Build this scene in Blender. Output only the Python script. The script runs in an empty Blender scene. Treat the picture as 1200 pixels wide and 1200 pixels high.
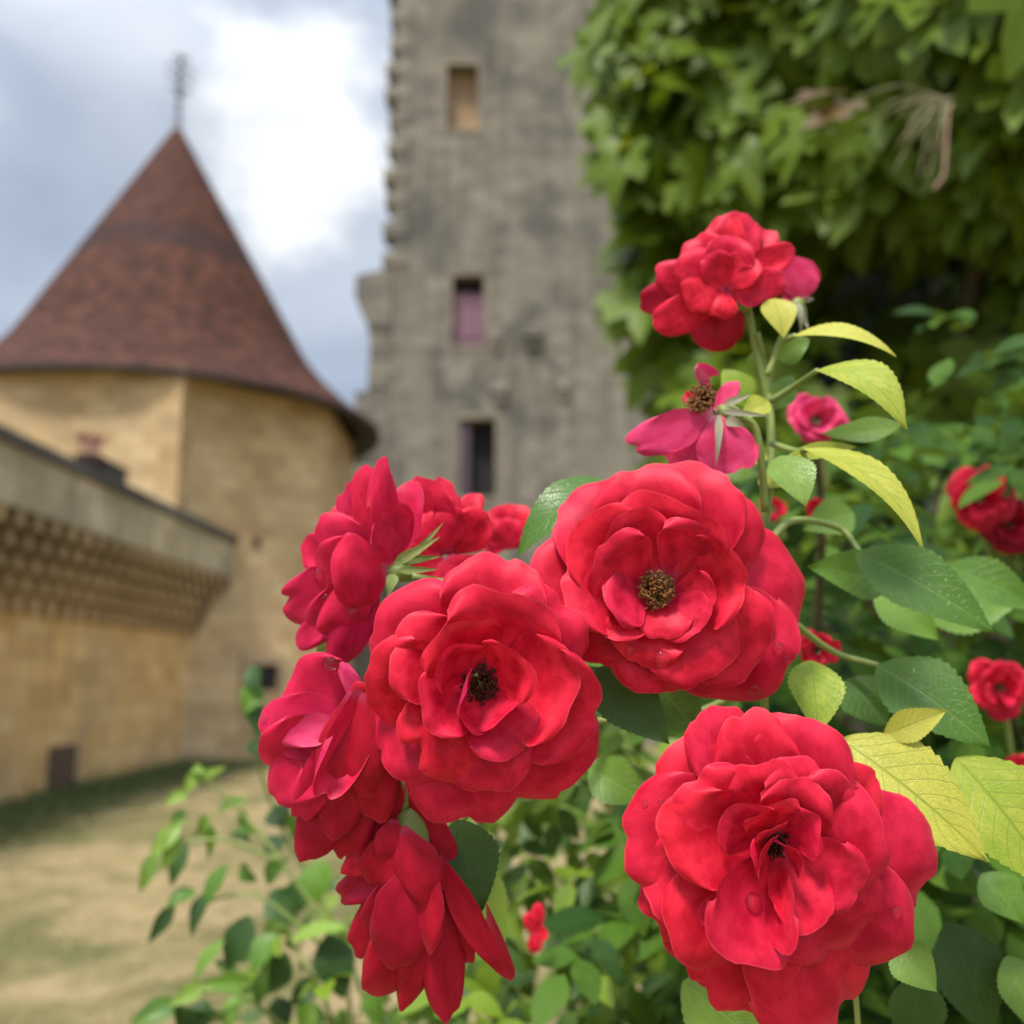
import bpy, bmesh, math, random
from mathutils import Vector, Matrix, noise
from mathutils.bvhtree import BVHTree
PI = math.pi; R_ = math.radians
random.seed(7)
S = bpy.context.scene; C = S.collection

# ---------------------------------------------------------------- camera
FPX = 1203.0; PITCH = R_(9.44); CAM = Vector((0, 0, 1.7))
cd = bpy.data.cameras.new('camera'); cam = bpy.data.objects.new('camera', cd); C.objects.link(cam)
cam.location = CAM; cam.rotation_euler = (PI/2 + PITCH, 0, 0)
cd.sensor_width = 36; cd.lens = 36 * FPX / 1200; cd.clip_start = .01; cd.clip_end = 3000
cd.dof.use_dof = True; cd.dof.focus_distance = .278; cd.dof.aperture_fstop = 9.8; cd.dof.aperture_blades = 0
S.camera = cam
FWD = Vector((0, math.cos(PITCH), math.sin(PITCH))); UP = Vector((0, -math.sin(PITCH), math.cos(PITCH))); RT = Vector((1, 0, 0))
def ray(x, y): return FWD + RT * ((x - 600) / FPX) + UP * ((600 - y) / FPX)
def PX(x, y, d): return CAM + ray(x, y) * d              # d = depth along the view axis
def onY(x, y, Y): r = ray(x, y); return CAM + r * (Y / r.y)
def onG(x, y): r = ray(x, y); return CAM + r * (-CAM.z / r.z)
def onPlane(x, y, p, n): r = ray(x, y); return CAM + r * ((p - CAM).dot(n) / r.dot(n))

# ---------------------------------------------------------------- sky, sun, exposure
SUN_EL = R_(61); SUN_AZ = R_(208)                        # azimuth clockwise from +Y
sdir = Vector((math.sin(SUN_AZ) * math.cos(SUN_EL), math.cos(SUN_AZ) * math.cos(SUN_EL), math.sin(SUN_EL)))
S.view_settings.view_transform = 'Standard'; S.view_settings.look = 'None'; S.view_settings.exposure = 0.62; S.view_settings.gamma = 1
W = bpy.data.worlds.new('World'); S.world = W; W.use_nodes = True
class NT:
    def __init__(s, nt): s.nt = nt; s.nt.nodes.clear()
    def n(s, typ, ins=None, **props):
        nd = s.nt.nodes.new(typ)
        for k, v in props.items(): setattr(nd, k, v)
        for k, v in (ins or {}).items():
            if isinstance(v, bpy.types.NodeSocket): s.nt.links.new(v, nd.inputs[k])
            else: nd.inputs[k].default_value = v
        return nd
    def math(s, op, a, b=0.0, c=0.0, clamp=False):
        nd = s.n('ShaderNodeMath', {0: a, 1: b, 2: c}, operation=op); nd.use_clamp = clamp; return nd.outputs[0]
    def mix(s, f, a, b, blend='MIX'):
        nd = s.nt.nodes.new('ShaderNodeMix'); nd.data_type = 'RGBA'; nd.blend_type = blend
        for i, v in ((0, f), (6, a), (7, b)):
            if isinstance(v, bpy.types.NodeSocket): s.nt.links.new(v, nd.inputs[i])
            else: nd.inputs[i].default_value = v if i == 0 or len(v) == 4 else (*v, 1)
        return nd.outputs[2]
    def ramp(s, f, stops, interp='LINEAR'):
        nd = s.n('ShaderNodeValToRGB', {0: f}); cr = nd.color_ramp; cr.interpolation = interp
        while len(cr.elements) < len(stops): cr.elements.new(.5)
        for e, (p, c) in zip(cr.elements, stops): e.position = p; e.color = (*c, 1) if len(c) == 3 else c
        return nd.outputs[0]
    def map(s, f, a, b, c=0.0, d=1.0):
        nd = s.n('ShaderNodeMapRange', {0: f, 1: a, 2: b, 3: c, 4: d}); nd.clamp = True; nd.interpolation_type = 'SMOOTHSTEP'; return nd.outputs[0]
w = NT(W.node_tree)
dirv = w.n('ShaderNodeTexCoord').outputs['Generated']
sky = w.n('ShaderNodeTexSky', sky_type='NISHITA', sun_disc=False, sun_elevation=SUN_EL, sun_rotation=SUN_AZ).outputs[0]
mp = w.n('ShaderNodeMapping', {0: dirv, 'Scale': (1, 1, 1.7)}).outputs[0]
cl = w.n('ShaderNodeTexNoise', {'Vector': mp, 'Scale': 4.2, 'Detail': 6.0, 'Roughness': .52, 'Distortion': .35}).outputs[0]
cl2 = w.n('ShaderNodeTexNoise', {'Vector': mp, 'Scale': 11.0, 'Detail': 4.0, 'Roughness': .55}).outputs[0]
dotp = w.n('ShaderNodeVectorMath', {0: dirv, 1: ray(345, 165).normalized()}, operation='DOT_PRODUCT').outputs['Value']
dotq = w.n('ShaderNodeVectorMath', {0: dirv, 1: ray(130, -40).normalized()}, operation='DOT_PRODUCT').outputs['Value']
patch = w.math('ADD', w.math('MULTIPLY', w.map(dotp, .972, .9985), .20), w.map(w.math('ADD', dotp, w.math('MULTIPLY', w.math('SUBTRACT', cl2, .5), .014)), .9925, .9998), clamp=True)
patch = w.math('ADD', w.math('MULTIPLY', patch, 1.0), w.math('MULTIPLY', w.map(dotq, .992, .9996), .25), clamp=True)
cloud = w.ramp(cl, [(.34, (.34, .405, .51)), (.48, (.42, .485, .595)), (.58, (.51, .575, .675)), (.72, (.64, .695, .77))])
cloud = w.mix(w.math('MULTIPLY', patch, w.map(cl, .25, .5, .55, 1.0)), cloud, (.94, .96, .98))
sep = w.n('ShaderNodeSeparateXYZ', {0: dirv})
zen = w.map(sep.outputs[2], .45, .95, 1.0, 2.3)           # overcast skies brighten towards the zenith
back = w.map(sep.outputs[1], .3, -.6, 1.0, 1.5)           # and on the sun's side
amp = w.math('MULTIPLY', w.math('MULTIPLY', zen, back), 7.7)
cloud = w.n('ShaderNodeVectorMath', {0: cloud, 3: amp}, operation='SCALE').outputs[0]
mixc = w.mix(.9, sky, cloud)
bgn = w.n('ShaderNodeBackground', {0: mixc, 1: .10})
w.n('ShaderNodeOutputWorld', {0: bgn.outputs[0]})
sl = bpy.data.lights.new('sun', 'SUN'); so = bpy.data.objects.new('sun', sl); C.objects.link(so)
sl.energy = 3.1; sl.angle = R_(12); sl.color = (1, .95, .87); so.rotation_euler = sdir.to_track_quat('Z', 'Y').to_euler(); so.location = (0, 0, 30)

# ---------------------------------------------------------------- object helpers
def link(name, me, mat=None, parent=None, smooth=False):
    o = bpy.data.objects.new(name, me); C.objects.link(o)
    if mat:
        for m in (mat if isinstance(mat, (list, tuple)) else [mat]): me.materials.append(m)
    if parent: o.parent = parent
    if smooth: me.polygons.foreach_set('use_smooth', [True] * len(me.polygons))
    return o
def uv_world(bm):
    uv = bm.loops.layers.uv.verify()
    bm.normal_update()
    for f in bm.faces:
        n = f.normal
        if abs(n.z) > .75: t, b = Vector((1, 0, 0)), Vector((0, 1, 0))
        else: t = Vector((-n.y, n.x, 0)).normalized(); b = Vector((0, 0, 1))
        for l in f.loops: l[uv].uv = (l.vert.co.dot(t), l.vert.co.dot(b))
def obj(name, bm, mat, parent=None, smooth=False, uv=True):
    if uv: uv_world(bm)
    me = bpy.data.meshes.new(name); bm.to_mesh(me); bm.free()
    return link(name, me, mat, parent, smooth)
def thing(name, loc, label, cat, group=None):
    o = bpy.data.objects.new(name, None); C.objects.link(o); o.location = loc; o.empty_display_size = .1
    return tag(o, label, cat, group)
def tag(o, label, cat, group=None):
    o['label'] = label; o['category'] = cat
    if group: o['group'] = group
    return o
def box(bm, x0, x1, y0, y1, z0, z1, M=None):
    vs = [bm.verts.new((M @ Vector(p)) if M else p) for p in [(x0,y0,z0),(x1,y0,z0),(x1,y1,z0),(x0,y1,z0),(x0,y0,z1),(x1,y0,z1),(x1,y1,z1),(x0,y1,z1)]]
    for q in ((3,2,1,0),(4,5,6,7),(0,1,5,4),(1,2,6,5),(2,3,7,6),(3,0,4,7)): bm.faces.new([vs[i] for i in q])
def lathe(bm, prof, seg=64, a0=0.0, cx=0, cy=0):
    rings = []
    for r, z in prof:
        rings.append([bm.verts.new((cx + r*math.sin(a0 + 2*PI*k/seg), cy - r*math.cos(a0 + 2*PI*k/seg), z)) for k in range(seg)])
    for a, b in zip(rings, rings[1:]):
        for k in range(seg): bm.faces.new((a[k], a[(k+1) % seg], b[(k+1) % seg], b[k]))
    return rings
def tube(bm, pts, r0, r1, seg=8):
    pts = [Vector(p) for p in pts]; N = len(pts); rings = []
    ref = Vector((.31, .2, .93))
    for i, p in enumerate(pts):
        d = (pts[min(i+1, N-1)] - pts[max(i-1, 0)]).normalized()
        a = d.cross(ref).normalized(); b = d.cross(a); r = r0 + (r1 - r0) * i / max(1, N-1)
        rings.append([bm.verts.new(p + (a*math.cos(2*PI*k/seg) + b*math.sin(2*PI*k/seg)) * r) for k in range(seg)])
    for a, b in zip(rings, rings[1:]):
        for k in range(seg): bm.faces.new((a[k], a[(k+1) % seg], b[(k+1) % seg], b[k]))
    bm.faces.new(rings[0][::-1]); bm.faces.new(rings[-1])
def spline(pts, n=8):
    pts = [Vector(p) for p in pts]; out = []
    P = [pts[0]*2 - pts[1]] + pts + [pts[-1]*2 - pts[-2]]
    for i in range(1, len(P)-2):
        for k in range(n):
            t = k/n; a, b, c, d = P[i-1:i+3]
            out.append(.5*((2*b) + (c-a)*t + (2*a-5*b+4*c-d)*t*t + (3*b-a-3*c+d)*t**3))
    out.append(pts[-1]); return out

# ---------------------------------------------------------------- materials
def mat(name):
    m = bpy.data.materials.new(name); m.use_nodes = True; return m, NT(m.node_tree)
def finish(t, shader, disp=None): t.n('ShaderNodeOutputMaterial', {0: shader})
def stone(name, cols, course=.32, bw=.6, mortar=.45, stain=.5, rough=.9, streak=0.0, bmix=.45):
    m, t = mat(name)
    tc = t.n('ShaderNodeTexCoord'); uv = tc.outputs['UV']; ob = tc.outputs['Object']
    wob = t.n('ShaderNodeTexNoise', {'Vector': uv, 'Scale': 1.3, 'Detail': 3.0}).outputs[1]
    uvw = t.n('ShaderNodeVectorMath', {0: wob, 1: (.10, .10, 0), 2: uv}, operation='MULTIPLY_ADD').outputs[0]
    br = t.n('ShaderNodeTexBrick', {'Vector': uvw, 'Color1': (0, 0, 0, 1), 'Color2': (1, 1, 1, 1), 'Mortar': (.5, .5, .5, 1), 'Scale': 1.0, 'Mortar Size': .018, 'Mortar Smooth': .35, 'Bias': 0.0, 'Brick Width': bw, 'Row Height': course})
    big = t.n('ShaderNodeTexNoise', {'Vector': ob, 'Scale': .55, 'Detail': 7.0, 'Roughness': .62}).outputs[0]
    fine = t.n('ShaderNodeTexNoise', {'Vector': ob, 'Scale': 9.0, 'Detail': 8.0, 'Roughness': .7}).outputs[0]
    f = t.math('ADD', t.math('MULTIPLY', br.outputs[0], bmix), t.math('MULTIPLY', fine, 1-bmix))
    col = t.ramp(f, [(.2, cols[0]), (.5, cols[1]), (.8, cols[2])])
    mott = t.n('ShaderNodeTexNoise', {'Vector': ob, 'Scale': 2.4, 'Detail': 6.0, 'Roughness': .68}).outputs[0]
    col = t.mix(t.math('MULTIPLY', t.map(mott, .54, .68), .5), col, cols[2])
    col = t.mix(t.math('MULTIPLY', t.map(mott, .46, .34), stain*.6), col, cols[3])
    col = t.mix(t.math('MULTIPLY', t.map(big, .46, .64), stain), col, cols[3])
    if streak:
        sv = t.n('ShaderNodeMapping', {0: ob, 'Scale': (1.6, 1.6, .12)}).outputs[0]
        sn = t.n('ShaderNodeTexNoise', {'Vector': sv, 'Scale': 1.4, 'Detail': 6.0, 'Roughness': .6}).outputs[0]
        col = t.mix(t.math('MULTIPLY', t.map(sn, .45, .65), streak), col, cols[4])
    col = t.mix(t.math('MULTIPLY', br.outputs[1], mortar), col, tuple(c*.62 for c in cols[1]))
    bp = t.n('ShaderNodeBump', {'Height': t.math('SUBTRACT', fine, t.math('MULTIPLY', br.outputs[1], .7)), 'Strength': .7, 'Distance': .04})
    b = t.n('ShaderNodeBsdfPrincipled', {'Base Color': col, 'Roughness': rough, 'Normal': bp.outputs[0]})
    b.inputs['Specular IOR Level'].default_value = .2
    finish(t, b.outputs[0]); return m
M_ochre = stone('ochre_ashlar', [(.37, .24, .115), (.53, .365, .185), (.66, .485, .27), (.44, .33, .195), (.2, .16, .1)], course=.33, bw=.62, mortar=.3, stain=.45)
M_wall = stone('weathered_ochre_ashlar', [(.48, .285, .10), (.68, .42, .16), (.79, .55, .26), (.48, .33, .17), (.28, .21, .13)], course=.35, bw=.7, mortar=.3, stain=.55, streak=.3)
M_parapet = stone('grey_lichen_stone', [(.36, .29, .18), (.50, .41, .26), (.62, .51, .34), (.26, .22, .155), (.19, .165, .12)], course=.45, bw=.8, mortar=.3, stain=.6, streak=.45)
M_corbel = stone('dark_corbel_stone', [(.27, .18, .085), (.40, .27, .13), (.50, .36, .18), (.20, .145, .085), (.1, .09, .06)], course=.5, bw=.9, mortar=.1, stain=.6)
M_coping = stone('blackened_coping', [(.075, .07, .062), (.11, .10, .09), (.16, .15, .13), (.06, .06, .05), (.1, .1, .1)], course=1, bw=1.1, mortar=.3)
M_keep = stone('grey_rubble_render', [(.14, .125, .095), (.215, .19, .145), (.32, .29, .23), (.10, .094, .082), (.07, .067, .06)], course=.36, bw=.7, mortar=.03, stain=.85, streak=.45, bmix=.25)
M_quoin = stone('grey_quoin', [(.16, .145, .115), (.25, .22, .17), (.33, .29, .22), (.10, .095, .085), (.10, .095, .085)], course=.6, bw=1.2, mortar=.1, stain=.6)
M_reveal = stone('tan_dressed_stone', [(.32, .21, .12), (.42, .29, .17), (.5, .36, .22), (.3, .22, .14), (.2, .2, .2)], course=.5, bw=.9, mortar=.3)
M_jamb = stone('weathered_window_jamb', [(.16, .135, .10), (.23, .19, .14), (.31, .26, .19), (.19, .16, .12), (.2, .2, .2)], course=.5, bw=.9, mortar=.15)
def plain(name, c0, c1, scale=6.0, rough=.7, bump=.3, dist=.01, spec=.3):
    m, t = mat(name); ob = t.n('ShaderNodeTexCoord').outputs['Object']
    nz = t.n('ShaderNodeTexNoise', {'Vector': ob, 'Scale': scale, 'Detail': 6.0, 'Roughness': .6}).outputs[0]
    b = t.n('ShaderNodeBsdfPrincipled', {'Base Color': t.ramp(nz, [(.3, c0), (.7, c1)]), 'Roughness': rough, 'Normal': t.n('ShaderNodeBump', {'Height': nz, 'Strength': bump, 'Distance': dist}).outputs[0]})
    b.inputs['Specular IOR Level'].default_value = spec
    finish(t, b.outputs[0]); return m
M_dark = plain('dark_interior', (.012, .01, .01), (.02, .018, .016))  # near-black colour stands for the shade inside openings
M_shutter = plain('faded_mauve_paint', (.17, .085, .115), (.24, .13, .165), 8)
M_shutter2 = plain('dull_plum_paint', (.06, .04, .055), (.10, .07, .09), 8)
M_lead = plain('grey_lead', (.18, .18, .22), (.27, .27, .32), 5)
M_soffit = plain('dark_eave_timber', (.022, .016, .012), (.045, .032, .024), 5)
M_rust = plain('rusty_iron', (.10, .05, .035), (.17, .10, .08), 9)
M_terracotta = plain('dark_terracotta', (.06, .035, .03), (.10, .055, .045), 9)
def roof_mat():
    m, t = mat('brown_flat_tile')
    tc = t.n('ShaderNodeTexCoord'); uv = tc.outputs['UV']; ob = tc.outputs['Object']
    br = t.n('ShaderNodeTexBrick', {'Vector': uv, 'Color1': (0, 0, 0, 1), 'Color2': (1, 1, 1, 1), 'Mortar': (.5, .5, .5, 1), 'Scale': 1.0, 'Mortar Size': .012, 'Mortar Smooth': .2, 'Brick Width': .2, 'Row Height': .13})
    big = t.n('ShaderNodeTexNoise', {'Vector': ob, 'Scale': .8, 'Detail': 5.0, 'Roughness': .6}).outputs[0]
    mid = t.n('ShaderNodeTexNoise', {'Vector': ob, 'Scale': 2.2, 'Detail': 5.0, 'Roughness': .65}).outputs[0]
    z = t.n('ShaderNodeSeparateXYZ', {0: ob}).outputs[2]
    zz = t.math('ADD', z, t.math('MULTIPLY', t.math('SUBTRACT', big, .5), 1.3))
    band = t.math('MULTIPLY', t.map(zz, 12.25, 12.55), t.map(zz, 13.1, 12.8))      # one band of darker replacement tiles
    col = t.ramp(t.math('ADD', t.math('MULTIPLY', br.outputs[0], .34), t.math('MULTIPLY', t.math('ADD', t.math('MULTIPLY', t.math('SUBTRACT', mid, .5), 1.5), .5), .66)), [(.25, (.030, .011, .007)), (.5, (.066, .023, .013)), (.78, (.14, .052, .029))])
    col = t.mix(t.math('MULTIPLY', band, .62), col, (.026, .017, .019))
    col = t.mix(t.math('MULTIPLY', br.outputs[1], .6), col, (.04, .02, .016))
    bp = t.n('ShaderNodeBump', {'Height': t.math('SUBTRACT', t.math('MULTIPLY', br.outputs[0], .5), br.outputs[1]), 'Strength': .6, 'Distance': .03})
    b = t.n('ShaderNodeBsdfPrincipled', {'Base Color': col, 'Roughness': .8, 'Normal': bp.outputs[0]}); b.inputs['Specular IOR Level'].default_value = .2
    finish(t, b.outputs[0]); return m
M_roof = roof_mat()
def ground_mat():
    m, t = mat('dry_lawn'); ob = t.n('ShaderNodeTexCoord').outputs['Object']
    big = t.n('ShaderNodeTexNoise', {'Vector': ob, 'Scale': .5, 'Detail': 6.0, 'Roughness': .6, 'Distortion': .5}).outputs[0]
    fine = t.n('ShaderNodeTexNoise', {'Vector': ob, 'Scale': 14.0, 'Detail': 8.0, 'Roughness': .75}).outputs[0]
    mid = t.n('ShaderNodeTexNoise', {'Vector': ob, 'Scale': 2.5, 'Detail': 5.0, 'Roughness': .6}).outputs[0]
    col = t.ramp(fine, [(.3, (.22, .155, .072)), (.5, (.34, .255, .13)), (.72, (.45, .36, .21))])
    col = t.mix(t.math('MULTIPLY', t.map(mid, .46, .62), .6), col, (.15, .135, .05))
    col = t.mix(t.math('MULTIPLY', t.map(big, .46, .60), .75), col, (.095, .105, .032))
    b = t.n('ShaderNodeBsdfPrincipled', {'Base Color': col, 'Roughness': .95, 'Normal': t.n('ShaderNodeBump', {'Height': fine, 'Strength': .6, 'Distance': .04}).outputs[0]}); b.inputs['Specular IOR Level'].default_value = .1
    finish(t, b.outputs[0]); return m
M_ground = ground_mat()

def petal_mat(name, face, deep, back, pale, rough=.5):
    m, t = mat(name)
    uv = t.n('ShaderNodeTexCoord').outputs['UV']; sp = t.n('ShaderNodeSeparateXYZ', {0: uv}); u = sp.outputs[0]; v = sp.outputs[1]
    geo = t.n('ShaderNodeNewGeometry'); rnd = t.n('ShaderNodeObjectInfo').outputs['Random']
    nv = t.n('ShaderNodeMapping', {0: uv, 'Scale': (1.1, 62.0, 1.0)}).outputs[0]
    vein = t.n('ShaderNodeTexNoise', {'Vector': nv, 'Scale': 1.0, 'Detail': 4.0, 'Roughness': .6}).outputs[0]
    blot = t.n('ShaderNodeTexNoise', {'Vector': uv, 'Scale': 3.0, 'Detail': 4.0, 'Roughness': .6}).outputs[0]
    col = t.mix(t.map(blot, .35, .65), face, deep)
    col = t.mix(t.math('MULTIPLY', t.map(vein, .45, .62), .10), col, tuple(c*.72 for c in deep))
    col = t.mix(geo.outputs['Backfacing'], col, t.mix(t.math('MULTIPLY', t.map(vein, .4, .65), .5), back, tuple(c*.7 for c in back)))
    rim = t.math('MAXIMUM', t.map(t.math('ABSOLUTE', t.math('SUBTRACT', v, .5)), .478, .5), t.map(u, .972, 1.0))
    col = t.mix(t.math('MULTIPLY', rim, .18), col, (.85, .16, .19))    # petals thin out and pale at the very rim
    col = t.mix(t.map(u, .13, .02, 0, .45), col, pale)                 # the pale claw at the petal's foot
    hs = t.n('ShaderNodeHueSaturation', {'Hue': t.math('ADD', .5, t.math('MULTIPLY', t.math('SUBTRACT', rnd, .5), .005)), 'Saturation': 1.0, 'Value': t.math('ADD', .92, t.math('MULTIPLY', rnd, .16)), 'Color': col}).outputs[0]
    bp = t.n('ShaderNodeBump', {'Height': vein, 'Strength': .10, 'Distance': .0004}).outputs[0]
    b = t.n('ShaderNodeBsdfPrincipled', {'Base Color': hs, 'Roughness': rough, 'Normal': bp})
    b.inputs['Specular IOR Level'].default_value = .2; b.inputs['Sheen Weight'].default_value = .08; b.inputs['Sheen Roughness'].default_value = .4; b.inputs['Sheen Tint'].default_value = (1, .55, .6, 1)
    tr = t.n('ShaderNodeBsdfTranslucent', {0: hs, 'Normal': bp})
    finish(t, t.n('ShaderNodeMixShader', {0: .18, 1: b.outputs[0], 2: tr.outputs[0]}).outputs[0]); return m
M_petal = petal_mat('scarlet_petal', (.80, .020, .060), (.54, .005, .030), (.60, .012, .080), (.50, .07, .17))
M_petal_old = petal_mat('fading_crimson_petal', (.76, .06, .18), (.66, .03, .12), (.76, .12, .26), (.8, .5, .58))
M_petal_pink = petal_mat('crimson_pink_petal', (.70, .014, .076), (.52, .008, .048), (.60, .017, .098), (.60, .14, .26))
M_petal_deep = petal_mat('deep_crimson_petal', (.50, .006, .032), (.38, .004, .020), (.40, .006, .042), (.45, .06, .16))
def leaf_mat(name, c0, c1, veinc, back, rough=.38, spec=.5, trans=.3, vs=.5, island=False):
    m, t = mat(name)
    uv = t.n('ShaderNodeTexCoord').outputs['UV']; sp = t.n('ShaderNodeSeparateXYZ', {0: uv}); u = sp.outputs[0]
    av = t.math('ABSOLUTE', t.math('SUBTRACT', sp.outputs[1], .5)); av = t.math('MULTIPLY', av, 2.0)
    geo = t.n('ShaderNodeNewGeometry')
    rnd = geo.outputs['Random Per Island'] if island else t.n('ShaderNodeObjectInfo').outputs['Random']
    nz = t.n('ShaderNodeTexNoise', {'Vector': uv, 'Scale': 4.0, 'Detail': 5.0, 'Roughness': .65}).outputs[0]
    s = t.math('SUBTRACT', t.math('MULTIPLY', u, 9.0), t.math('MULTIPLY', av, 2.3))
    fr = t.math('ABSOLUTE', t.math('SUBTRACT', t.math('FRACT', s), .5))
    lat = t.map(fr, .07, .0); mid = t.map(av, .05, .01)
    uvs = t.n('ShaderNodeMapping', {0: uv, 'Scale': (30, 15, 1)}).outputs[0]
    vor = t.n('ShaderNodeTexVoronoi', {'Vector': uvs, 'Scale': 1.0}, feature='DISTANCE_TO_EDGE').outputs[0]
    net = t.map(vor, .08, .0)
    vein = t.math('MAXIMUM', t.math('MAXIMUM', t.math('MULTIPLY', lat, .8), mid), t.math('MULTIPLY', net, .35))
    ck = t.math('ADD', t.math('MULTIPLY', nz, .5), t.math('MULTIPLY', rnd, .5))
    col = t.mix(t.map(ck, .28, .72), c0, c1)
    spot = t.n('ShaderNodeTexNoise', {'Vector': uv, 'Scale': 13.0, 'Detail': 3.0}).outputs[0]
    col = t.mix(t.math('MULTIPLY', t.map(spot, .66, .74), .55), col, (.20, .15, .03))     # a few brown specks
    col = t.mix(t.math('MULTIPLY', vein, vs), col, veinc)
    col = t.mix(geo.outputs['Backfacing'], col, back)
    h = t.math('SUBTRACT', t.math('MULTIPLY', nz, .3), vein)
    bp = t.n('ShaderNodeBump', {'Height': h, 'Strength': .4, 'Distance': .0007}).outputs[0]
    b = t.n('ShaderNodeBsdfPrincipled', {'Base Color': col, 'Roughness': rough, 'Normal': bp}); b.inputs['Specular IOR Level'].default_value = spec
    tr = t.n('ShaderNodeBsdfTranslucent', {0: t.mix(.35, col, (.35, .45, .02)), 'Normal': bp})
    finish(t, t.n('ShaderNodeMixShader', {0: trans, 1: b.outputs[0], 2: tr.outputs[0]}).outputs[0]); return m
M_leaf_yellow = leaf_mat('young_yellow_green_leaf', (.24, .36, .02), (.58, .55, .08), (.15, .26, .02), (.36, .42, .07), rough=.42, spec=.4, trans=.3, vs=.6)
M_leaf_green = leaf_mat('mid_green_leaf', (.06, .16, .012), (.15, .29, .026), (.22, .36, .07), (.14, .24, .05), rough=.36, spec=.45, vs=.55)
M_leaf_dark = leaf_mat('dark_green_leaf', (.018, .055, .010), (.04, .10, .016), (.07, .15, .03), (.06, .12, .035), rough=.42, spec=.32, vs=.3, trans=.2)
M_leaf_lime = leaf_mat('lime_shoot_leaf', (.14, .26, .025), (.26, .40, .05), (.3, .45, .1), (.22, .32, .08), rough=.4, vs=.3)
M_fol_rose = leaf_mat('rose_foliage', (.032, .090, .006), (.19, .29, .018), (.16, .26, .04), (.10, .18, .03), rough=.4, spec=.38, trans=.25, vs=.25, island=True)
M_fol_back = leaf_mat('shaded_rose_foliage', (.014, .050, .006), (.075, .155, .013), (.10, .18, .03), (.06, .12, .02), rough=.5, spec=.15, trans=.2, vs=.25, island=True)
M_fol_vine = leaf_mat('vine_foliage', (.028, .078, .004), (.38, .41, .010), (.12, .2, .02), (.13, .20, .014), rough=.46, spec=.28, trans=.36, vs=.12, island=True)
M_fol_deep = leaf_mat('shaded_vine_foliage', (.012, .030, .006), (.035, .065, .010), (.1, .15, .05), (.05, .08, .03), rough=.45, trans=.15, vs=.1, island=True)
M_stem = plain('green_stem', (.16, .22, .05), (.26, .32, .08), 60, rough=.45, bump=.2, dist=.0005, spec=.4)
M_cane = plain('brown_cane', (.06, .055, .03), (.13, .10, .055), 30, rough=.7, dist=.001)
M_twig = plain('dry_twig', (.22, .20, .10), (.36, .33, .19), 30, rough=.8, dist=.001)
M_sepal = leaf_mat('sepal_green', (.20, .28, .06), (.34, .40, .12), (.3, .36, .15), (.42, .46, .26), rough=.5, vs=.2)
M_sepal_pale = leaf_mat('pale_downy_sepal', (.36, .36, .24), (.5, .48, .36), (.4, .4, .3), (.5, .48, .38), rough=.7, vs=.2)
M_stamen = plain('brown_stamen', (.11, .040, .014), (.31, .14, .038), 700, rough=.7, bump=.1, dist=.0002)
M_stamen_dk = plain('dark_stamen', (.030, .008, .006), (.11, .035, .016), 900, rough=.7, bump=.1, dist=.0002)
M_grass = leaf_mat('verge_grass', (.05, .085, .025), (.16, .18, .06), (.1, .14, .05), (.1, .14, .05), rough=.6, vs=.1, island=True)
def water_mat():
    m, t = mat('clear_water')
    b = t.n('ShaderNodeBsdfPrincipled', {'Base Color': (1, 1, 1, 1), 'Roughness': .02, 'IOR': 1.33, 'Transmission Weight': 1.0})
    finish(t, b.outputs[0]); return m
M_water = water_mat()

# ================================================================ SETTING
bm = bmesh.new()
NG = 60
def gz(x, y): return .10 * noise.noise(Vector((x*.12, y*.12, 3))) * min(1, max(0, (y-3)/6))
xs = [-1500, -300, -80] + [-40 + i*2 for i in range(41)] + [80, 300, 1500]
ys = [-1500, -200, -40] + [-10 + i*1.5 for i in range(45)] + [80, 140, 400, 1500]
gv = [[bm.verts.new((x, y, gz(x, y) if abs(x) < 40 and -10 < y < 56 else 0)) for x in xs] for y in ys]
for j in range(len(ys)-1):
    for i in range(len(xs)-1): bm.faces.new((gv[j][i], gv[j][i+1], gv[j+1][i+1], gv[j+1][i]))
g = obj('ground', bm, M_ground, smooth=True); g['kind'] = 'structure'

# ---------------------------------------------------------------- round tower (octagonal drum, bell-cast conical roof)
TY = 26.0; TX = onY(191, 440, TY).x
def tz(y, x=420): return onY(x, y, TY).z
tower = thing('round_tower', (TX, TY, 0), 'ochre stone tower under a tall pointed brown tiled roof with a thin spike', 'tower')
bm = bmesh.new()
RB = 5.1; A0 = R_(22.5); zE = tz(505) + .12
rings = lathe(bm, [(RB + .25, -.3), (RB + .12, 2.2), (RB, 4.0), (RB, zE)], 8, A0)
body = obj('wall', bm, M_ochre, tower)
bm = bmesh.new()
zA = tz(146, 205)
def rr(px): return (px - 205) / FPX * TY
prof = [(.0, zA), (.10, zA - .12)]
r1, z1 = 3.68, tz(418)
for k in range(1, 15): prof.append((.10 + (r1 - .10)*k/14, zA - .12 + (z1 - zA + .12)*k/14))
r3, z3 = 5.67, tz(503)
for k in range(1, 9):
    s = k/8; prof.append(((1-s)**2*r1 + 2*s*(1-s)*4.35 + s*s*r3, (1-s)**2*z1 + 2*s*(1-s)*tz(462) + s*s*z3))
rg = []
uvl = bm.loops.layers.uv.verify()
seg = 96; acc = 0; dist = [0]
for (ra, za), (rb, zb) in zip(prof, prof[1:]): acc += math.hypot(rb-ra, zb-za); dist.append(acc)
for r, z in prof: rg.append([bm.verts.new((r*math.sin(2*PI*k/seg), -r*math.cos(2*PI*k/seg), z)) for k in range(seg)])
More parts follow.
